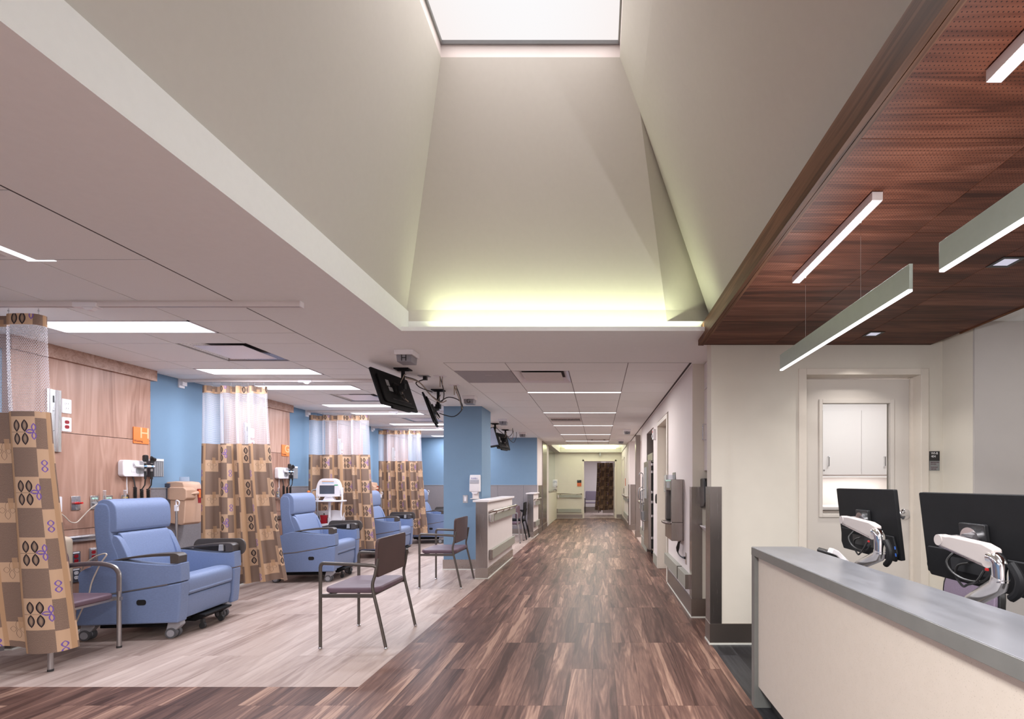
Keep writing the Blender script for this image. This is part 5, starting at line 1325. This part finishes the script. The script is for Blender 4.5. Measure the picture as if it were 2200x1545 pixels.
def monitor(label, c, yaw, pitch, armpts):
    t = thing('computer_monitor', label, 'monitor', (c[0], c[1], .735), 0, 'black monitors behind the counter')
    w_, h_ = .54, .324
    Mx = Matrix.Translation((0, 0, c[2] - .735)) @ Matrix.Rotation(R(yaw), 4, 'Z') @ Matrix.Rotation(R(pitch), 4, 'X')
    obj('back_shell', MB().prism(rrect(w_, h_, .006, 2), 'y', -.006, .012).xf(Mx), 'blackm', t, bevel=.002)
    obj('rear_housing', MB().prism([(-w_ / 2 + .03, -h_ / 2 + .11), (-w_ / 2 + .012, -h_ / 2 + .03), (-w_ / 2 + .03, -h_ / 2 - .008), (w_ / 2 - .03, -h_ / 2 - .008), (w_ / 2 - .012, -h_ / 2 + .03), (w_ / 2 - .03, -h_ / 2 + .11)], 'y', -.018, -.006).xf(Mx), 'blackm', t, bevel=.005)
    obj('screen_glass', MB().box(-w_ / 2 + .008, w_ / 2 - .008, .0122, .0132, -h_ / 2 + .018, h_ / 2 - .008).xf(Mx), 'navy', t)
    vp = obj('mount_plate', MB().prism(rrect(.115, .115, .006, 3), 'y', -.022, -.006).xf(Mx), 'black', t, bevel=.003)
    obj('mount_disc', MB().cyl((0, -.034, .004), (0, -.022, .004), .042, seg=24).xf(Mx), 'chrome', vp)
    for k in range(2): obj('blue_port', MB().box(w_ / 2 - .022, w_ / 2 - .016, -.020, -.017, -h_ / 2 + .02 + k * .032, -h_ / 2 + .034 + k * .032).xf(Mx), 'blueb', t)
    obj('port_recess', MB().box(-.12, .09, -.0195, -.0175, -h_ / 2 + .035, -h_ / 2 + .085).xf(Mx), 'black', t)
    obj('display_cable', MB().tube(spline([tuple(Mx @ Vector(p)) for p in ((-.02, -.03, -.085), (-.06, -.04, -.10), (-.075, -.04, -.14), (-.055, -.035, -.175), (-.03, -.035, -.165), (.03, -.05, -.14), (.05, -.035, -.10))], 5), .0045, 6)
        .tube(spline([tuple(Mx @ Vector(p)) for p in ((-.10, -.02, -.06), (-.10, -.05, -.09), (-.08, -.05, -.125), (-.03, -.045, -.145), (.04, -.04, -.14), (.07, -.03, -.11))], 5), .0045, 6), 'cable', t)
    obj('port_mark', MB().box(.055, .066, -.036, -.031, -.098, -.09).xf(Mx), 'redb', t)
    # the arm is a thing of its own, clamped to the work surface
    x, yl, zl, yr, zr, zp, ye, ze, xe = armpts
    a = thing('monitor_arm', label.replace('monitor', 'monitor arm').replace('black', 'white and chrome'), 'monitor arm', (xe, ye, .736), 0, 'monitor arms on the desk')
    q = lambda X, Y, Z: (X - xe, Y - ye, Z - .736)
    d = Vector((0, yr - yl, zr - zl)); Ln = d.length; ang = math.atan2(d.z, d.y)
    prof = [(-.018, .020), (Ln + .012, .024), (Ln + .022, .0), (Ln + .012, -.040), (Ln * .86, -.046), (Ln * .22, -.030), (.03, -.024), (-.008, -.020), (-.022, 0)]
    Lm = Matrix.Translation(q(x, yl, zl)) @ Matrix.Rotation(math.pi / 2, 4, 'Z') @ Matrix.Rotation(0, 4, 'X')
    lk = MB().prism(prof, 'y', -.017, .017)
    # local x -> along d
    B = Matrix(((0, -1, 0, 0), (math.cos(ang), 0, -math.sin(ang), 0), (math.sin(ang), 0, math.cos(ang), 0), (0, 0, 0, 1)))
    lk.xf(Matrix.Translation(q(x, yl, zl)) @ B)
    u_ = obj('upper_link', lk, 'armw', a, bevel=.007, seg=3)
    obj('link_spine', MB().prism([(.0, .019), (Ln, .022), (Ln, .028), (.0, .024)], 'y', -.013, .013).xf(Matrix.Translation(q(x, yl, zl)) @ B), 'chrome', u_)
    for s_, rr in ((0.0, .020), (Ln, .025)): obj('pivot_cap', MB().cyl((s_, .0, 0), (s_, .0195, 0), rr, seg=20).xf(Matrix.Translation(q(x, yl, zl)) @ B), 'armw', u_)
    obj('tilt_head', MB().box(-.014, .014, -.034, -.012, -.022, .022).xf(Matrix.Translation(q(x, yl, zl)) @ B.copy() @ Matrix.Rotation(R(90), 4, 'Z')), 'silver', a)
    obj('head_link', MB().tube([q(x, yl, zl), q(x + .05, yl, zl + .005), tuple(Vector((c[0], c[1], c[2])) + Vector((-.058, 0, -.004)) - Vector((xe, ye, .736)))], [.014, .014, .016], 10), 'silver', a)
    obj('elbow_post', MB().tube(spline([q(x, yr + .004, zr + .008), q(x, yr - .016, zr + .006), q(x, yr - .028, zr - .01)], 4) + [q(x, yr - .030, zr - .05), q(x, yr - .030, zp)], .023, 14), 'chrome', a)
    obj('lower_link', MB().tube([q(x, yr - .030, zp + .015), q(x + .0, yr - .022, zp - .012), q(xe, ye, ze), q(xe + .01, ye + .05, ze - .08)], [.025, .026, .024, .024], 12), 'chromew', a)
    obj('cable_sleeve', MB().tube(spline([q(x + .012, yr - .055, zp + .06), q(x + .012, yr - .085, zp + .02), q(x + .012, yr - .08, zp - .02), q(x + .012, yr - .055, zp - .045)], 5), .013, 8), 'blackm', a)
    obj('post_base', MB().cyl(q(xe + .01, ye + .05, .7365), q(xe + .01, ye + .05, ze - .07), .022, seg=14).cyl(q(xe + .01, ye + .05, .7365), q(xe + .01, ye + .05, .75), .05, seg=18), 'chrome', a)
M['chromew'] = plain('polished_alloy', (.62, .59, .58), .22, metal=.9, mottle=.02)
monitor('black monitor nearer the staff door', (1.358, 2.453, 1.139), -90.7, 6.5, (1.255, 2.468, 1.143, 2.19, 1.100, 1.015, 2.36, .93, 1.27))
monitor('black monitor cut by the right picture edge', (1.350, 1.72, 1.131), -88, 7, (1.25, 1.757, 1.124, 1.535, 1.086, 1.022, 1.64, .93, 1.265))

t = thing('desk_phone', 'dark desk phone with white handset seen past the counter', 'phone', (1.365, 2.72, .736), 90)
obj('body', MB().prism([(-.09, 0), (.08, 0), (.10, .21), (.088, .225), (-.02, .12), (-.09, .05)], 'x', -.09, .09), 'black', t, bevel=.006)
obj('handset', MB().prism([(.105, .212), (.092, .240), (.06, .225), (-.05, .115), (-.055, .095), (.0, .13), (.075, .20)], 'x', -.095, -.045), 'white', t, bevel=.006)
for k in range(5): obj('key', MB().box(-.043, -.036, .06 - k * .014, .067 - k * .014, .210 - k * .0125, .216 - k * .0125), 'black', t)

t = thing('office_chair', 'lilac office chair behind the second monitor', 'chair', (1.87, 2.37, 0), 172)
bp = spline([(-.20, .58), (0, .565), (.20, .58), (.225, .70), (.195, .86), (0, .885), (-.195, .86), (-.225, .70)], 5, True)
mb = MB().prism(bp, 'x', -.03, .0); mb.v = [(p[0] + 1.1 * p[1] * p[1], p[1], p[2]) for p in mb.v]
obj('back_frame', mb, 'black', t, bevel=.006)
bp2 = [(p[0] * .90, .725 + (p[1] - .725) * .93) for p in bp]
mb = MB().prism(bp2, 'x', -.005, .018); mb.v = [(p[0] + 1.1 * p[1] * p[1], p[1], p[2]) for p in mb.v]
bc = obj('backrest', mb, 'lilac', t, bevel=.007)
for s in (-1, 1): obj('seam', MB().tube([(.019 + .006, s * .075, .60), (.019 + .0065, s * .075, .85)], .002, 5), 'ink', bc)
obj('seat', MB().prism(rrect(.46, .48, .09, 5, .20, 0), 'z', .44, .51), 'lilac', t, bevel=.02, seg=3)
obj('back_stem', MB().tube(spline([(-.03, 0, .72), (-.06, 0, .55), (.02, 0, .42), (.15, 0, .42)], 4), .022, 8), 'black', t)
obj('gas_column', MB().cyl((.2, 0, .08), (.2, 0, .44), .028, seg=12), 'black', t)
for k in range(5):
    a_ = 2 * PI * k / 5
    lg = obj('leg', MB().tube([(.2, 0, .10), (.2 + .29 * math.cos(a_), .29 * math.sin(a_), .075)], [.026, .015], 8), 'black', t)
    obj('caster', MB().cyl((.2 + .29 * math.cos(a_) - .018, .29 * math.sin(a_), .033), (.2 + .29 * math.cos(a_) + .018, .29 * math.sin(a_), .033), .033, seg=12).cyl((.2 + .29 * math.cos(a_), .29 * math.sin(a_), .04), (.2 + .29 * math.cos(a_), .29 * math.sin(a_), .08), .008, seg=8), 'rubber', lg)
for s in (-1, 1): obj('armrest', MB().tube(spline([(.15, s * .27, .44), (.12, s * .28, .60), (.16, s * .28, .66), (.30, s * .28, .665)], 4), .014, 8), 'greyp', t)
tag(obj('keyboard_cable', MB().tube(spline([(1.28, 1.52, .76), (1.34, 1.50, .89), (1.42, 1.47, .90), (1.52, 1.44, .88), (1.6, 1.40, .745)], 6), .005, 7), 'greyp'), 'grey cable arching over the desk under the second monitor', 'cable')

# staff door sign
t = thing('room_sign', 'small black and grey room sign reading WI-B 404 beside the staff door', 'sign', (2.7725, 4.0, 1.515))
obj('upper_plate', MB().box(-.041, .041, -.008, 0, -.002, .078), 'signd', t, bevel=.001); obj('lower_plate', MB().box(-.041, .041, -.007, 0, -.082, -.002), 'signg', t, bevel=.001)
text('WI-B', .026, 'inkw', t, (-.031, -.0085, .060), align='LEFT'); text('404', .026, 'inkw', t, (-.031, -.0085, .034), align='LEFT')
text('RESTRICTED', .0125, 'inkr', t, (-.033, -.0075, -.015), align='LEFT'); text('ACCESS', .0125, 'inkr', t, (-.033, -.0075, -.029), align='LEFT')
text('Authorized', .0125, 'inkr', t, (-.033, -.0075, -.054), align='LEFT'); text('Staff only', .0125, 'inkr', t, (-.033, -.0075, -.069), align='LEFT')

# staff room seen through the door glass
t = thing('wall_cabinet', 'white wall cabinet with two doors seen through the door glass', 'cabinet', (2.62, 5.66, 1.428))
obj('body', MB().box(0, 1.3, .02, .33, 0, .755), 'cab', t)
for k, (a, c, hx) in enumerate(((.002, .453, .062), (.457, .768, .715), (.772, 1.298, .85))):
    d_ = obj('door', MB().box(a, c, 0, .019, .003, .752), 'cab', t, bevel=.001)
    obj('door_handle', MB().tube(spline([(hx, 0, .10), (hx, -.028, .10), (hx, -.03, .12), (hx, -.03, .19), (hx, -.028, .21), (hx, 0, .21)], 4), .005, 6), 'chrome', d_)
    if k == 0: obj('lock', MB().cyl((.015, -.004, .05), (.015, .002, .05), .010, seg=12), 'silver', d_)
obj('valance', MB().box(-.2, 1.3, .04, .33, .757, 1.07), 'cab', t)
t = thing('base_cabinet', 'white base cabinet and worktop seen through the door glass', 'cabinet', (2.2, 5.42, 0))
obj('body', MB().box(0, 1.8, .02, .57, .1, 1.03), 'cab', t); obj('worktop', MB().box(-.02, 1.82, -.02, .575, 1.03, 1.062), 'cab', t, bevel=.003); obj('toe_kick', MB().box(0, 1.8, .06, .57, 0, .1), 'toe', t)
for k in range(3): obj('door', MB().box(.005 + k * .6, .595 + k * .6, 0, .019, .11, 1.02), 'cab', t)
t = thing('ceiling_light', 'ceiling light of the staff room behind the door', 'ceiling light', (2.9, 4.75, 2.51))
obj('lens', MB().box(-.6, .6, -.3, .3, -.004, .0), 'ledb', t); lamp(t, (0, 0, -.008), 1.1, .55, P_ROOM, (1, .95, .95))
t = thing('under_cabinet_lamp', 'slim lamp under the white cabinet seen through the door glass', 'lamp', (3.1, 5.80, 1.426))
obj('housing', MB().box(-.45, .45, -.03, .03, -.018, 0), 'lampw', t)
obj('lens', MB().box(-.44, .44, -.022, .022, -.020, -.018), 'ledw', t); lamp(t, (0, 0, -.024), .85, .04, 3.2, (1, .95, .92))
# corner ceiling lamp to the right of the wood panel
t = thing('recessed_downlight', 'round white downlight past the right picture edge', 'downlight', (3.5, 2.6, 2.555))
obj('lens', MB().cyl((0, 0, -.004), (0, 0, 0), .07, seg=20), 'led', t); lamp(t, (0, 0, -.008), .12, .12, P_DOWN * 1.5, K_NEUT)
t = thing('ceiling_light', 'added fill light behind the viewer over the desk side', 'ceiling light', (3.4, -1.0, 2.55))  # unseen lamp added behind the camera as fill
obj('lens', MB().box(-.3, .3, -.6, .6, -.004, .0), 'ledb', t); lamp(t, (0, 0, -.008), .55, 1.1, P_BAY, K_NEUT)

# far cove lamps and the room behind the end door
t = thing('cove_lamp', 'bright cove lamp in the ceiling recess at the corridor end', 'lamp', (-.3, 18.1, 2.62))
obj('lens', MB().box(-.95, .95, -.01, .01, -.01, .01), 'ledc', t)
lamp(t, (0, -.02, .02), 1.9, .05, P_FARC, K_COVE, (180, 0, 0)); lamp(t, (0, -1.6, .36), 1.9, 2.6, P_FARC * 1.2, (1, 1, .82))
t = thing('ceiling_light', 'ceiling light in the room behind the end doorway', 'ceiling light', (.3, 20.8, 2.6))
obj('lens', MB().box(-.6, .6, -.6, .6, -.004, .0), 'ledb', t); lamp(t, (0, 0, -.008), 1.1, 1.1, P_FARR, K_COOL)
t = thing('ceiling_light', 'ceiling light in the right bay beyond the steel column', 'ceiling light', (1.9, 12.2, 2.51))
obj('lens', MB().box(-.3, .3, -.6, .6, -.004, .0), 'ledb', t); lamp(t, (0, 0, -.008), .5, 1.1, P_BAY, K_NEUT)
t = thing('ceiling_light', 'ceiling light behind the glass half wall', 'ceiling light', (-2.8, 16.8, 2.48))
obj('lens', MB().box(-.6, .6, -.3, .3, -.004, .0), 'ledb', t); lamp(t, (0, 0, -.008), 1.1, .5, P_BAY, K_NEUT)
struct('wall_lobby', MB().box(-4.1, -4.0, 12.75, 18.4, 0, 2.6), 'cream')
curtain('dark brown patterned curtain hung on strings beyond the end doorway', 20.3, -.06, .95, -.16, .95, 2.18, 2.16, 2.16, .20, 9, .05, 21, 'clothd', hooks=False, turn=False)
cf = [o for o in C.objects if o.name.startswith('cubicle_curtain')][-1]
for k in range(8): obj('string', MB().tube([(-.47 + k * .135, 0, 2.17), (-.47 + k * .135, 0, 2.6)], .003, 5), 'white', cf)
t = thing('side_chair', 'wide mauve chair with dark arms beyond the end doorway', 'chair', (-.30, 21.8, 0), -90)
obj('seat', MB().prism(rrect(.50, .60, .05, 4), 'z', .42, .48), 'lilacv', t, bevel=.02); obj('backrest', MB().prism(rrect(.60, .42, .05, 4, 0, .76), 'x', -.27, -.22), 'lilacv', t, bevel=.02)
for s in (-1, 1):
    obj('leg', MB().tube([(.24, s * .31, 0), (.24, s * .31, .62)], .015, 8), 'bronze', t); obj('leg', MB().tube([(-.26, s * .31, 0), (-.25, s * .31, .62)], .015, 8), 'bronze', t)
    obj('armrest', MB().box(-.28, .27, s * .31 - .025, s * .31 + .025, .61, .645), 'bronze', t, bevel=.008)
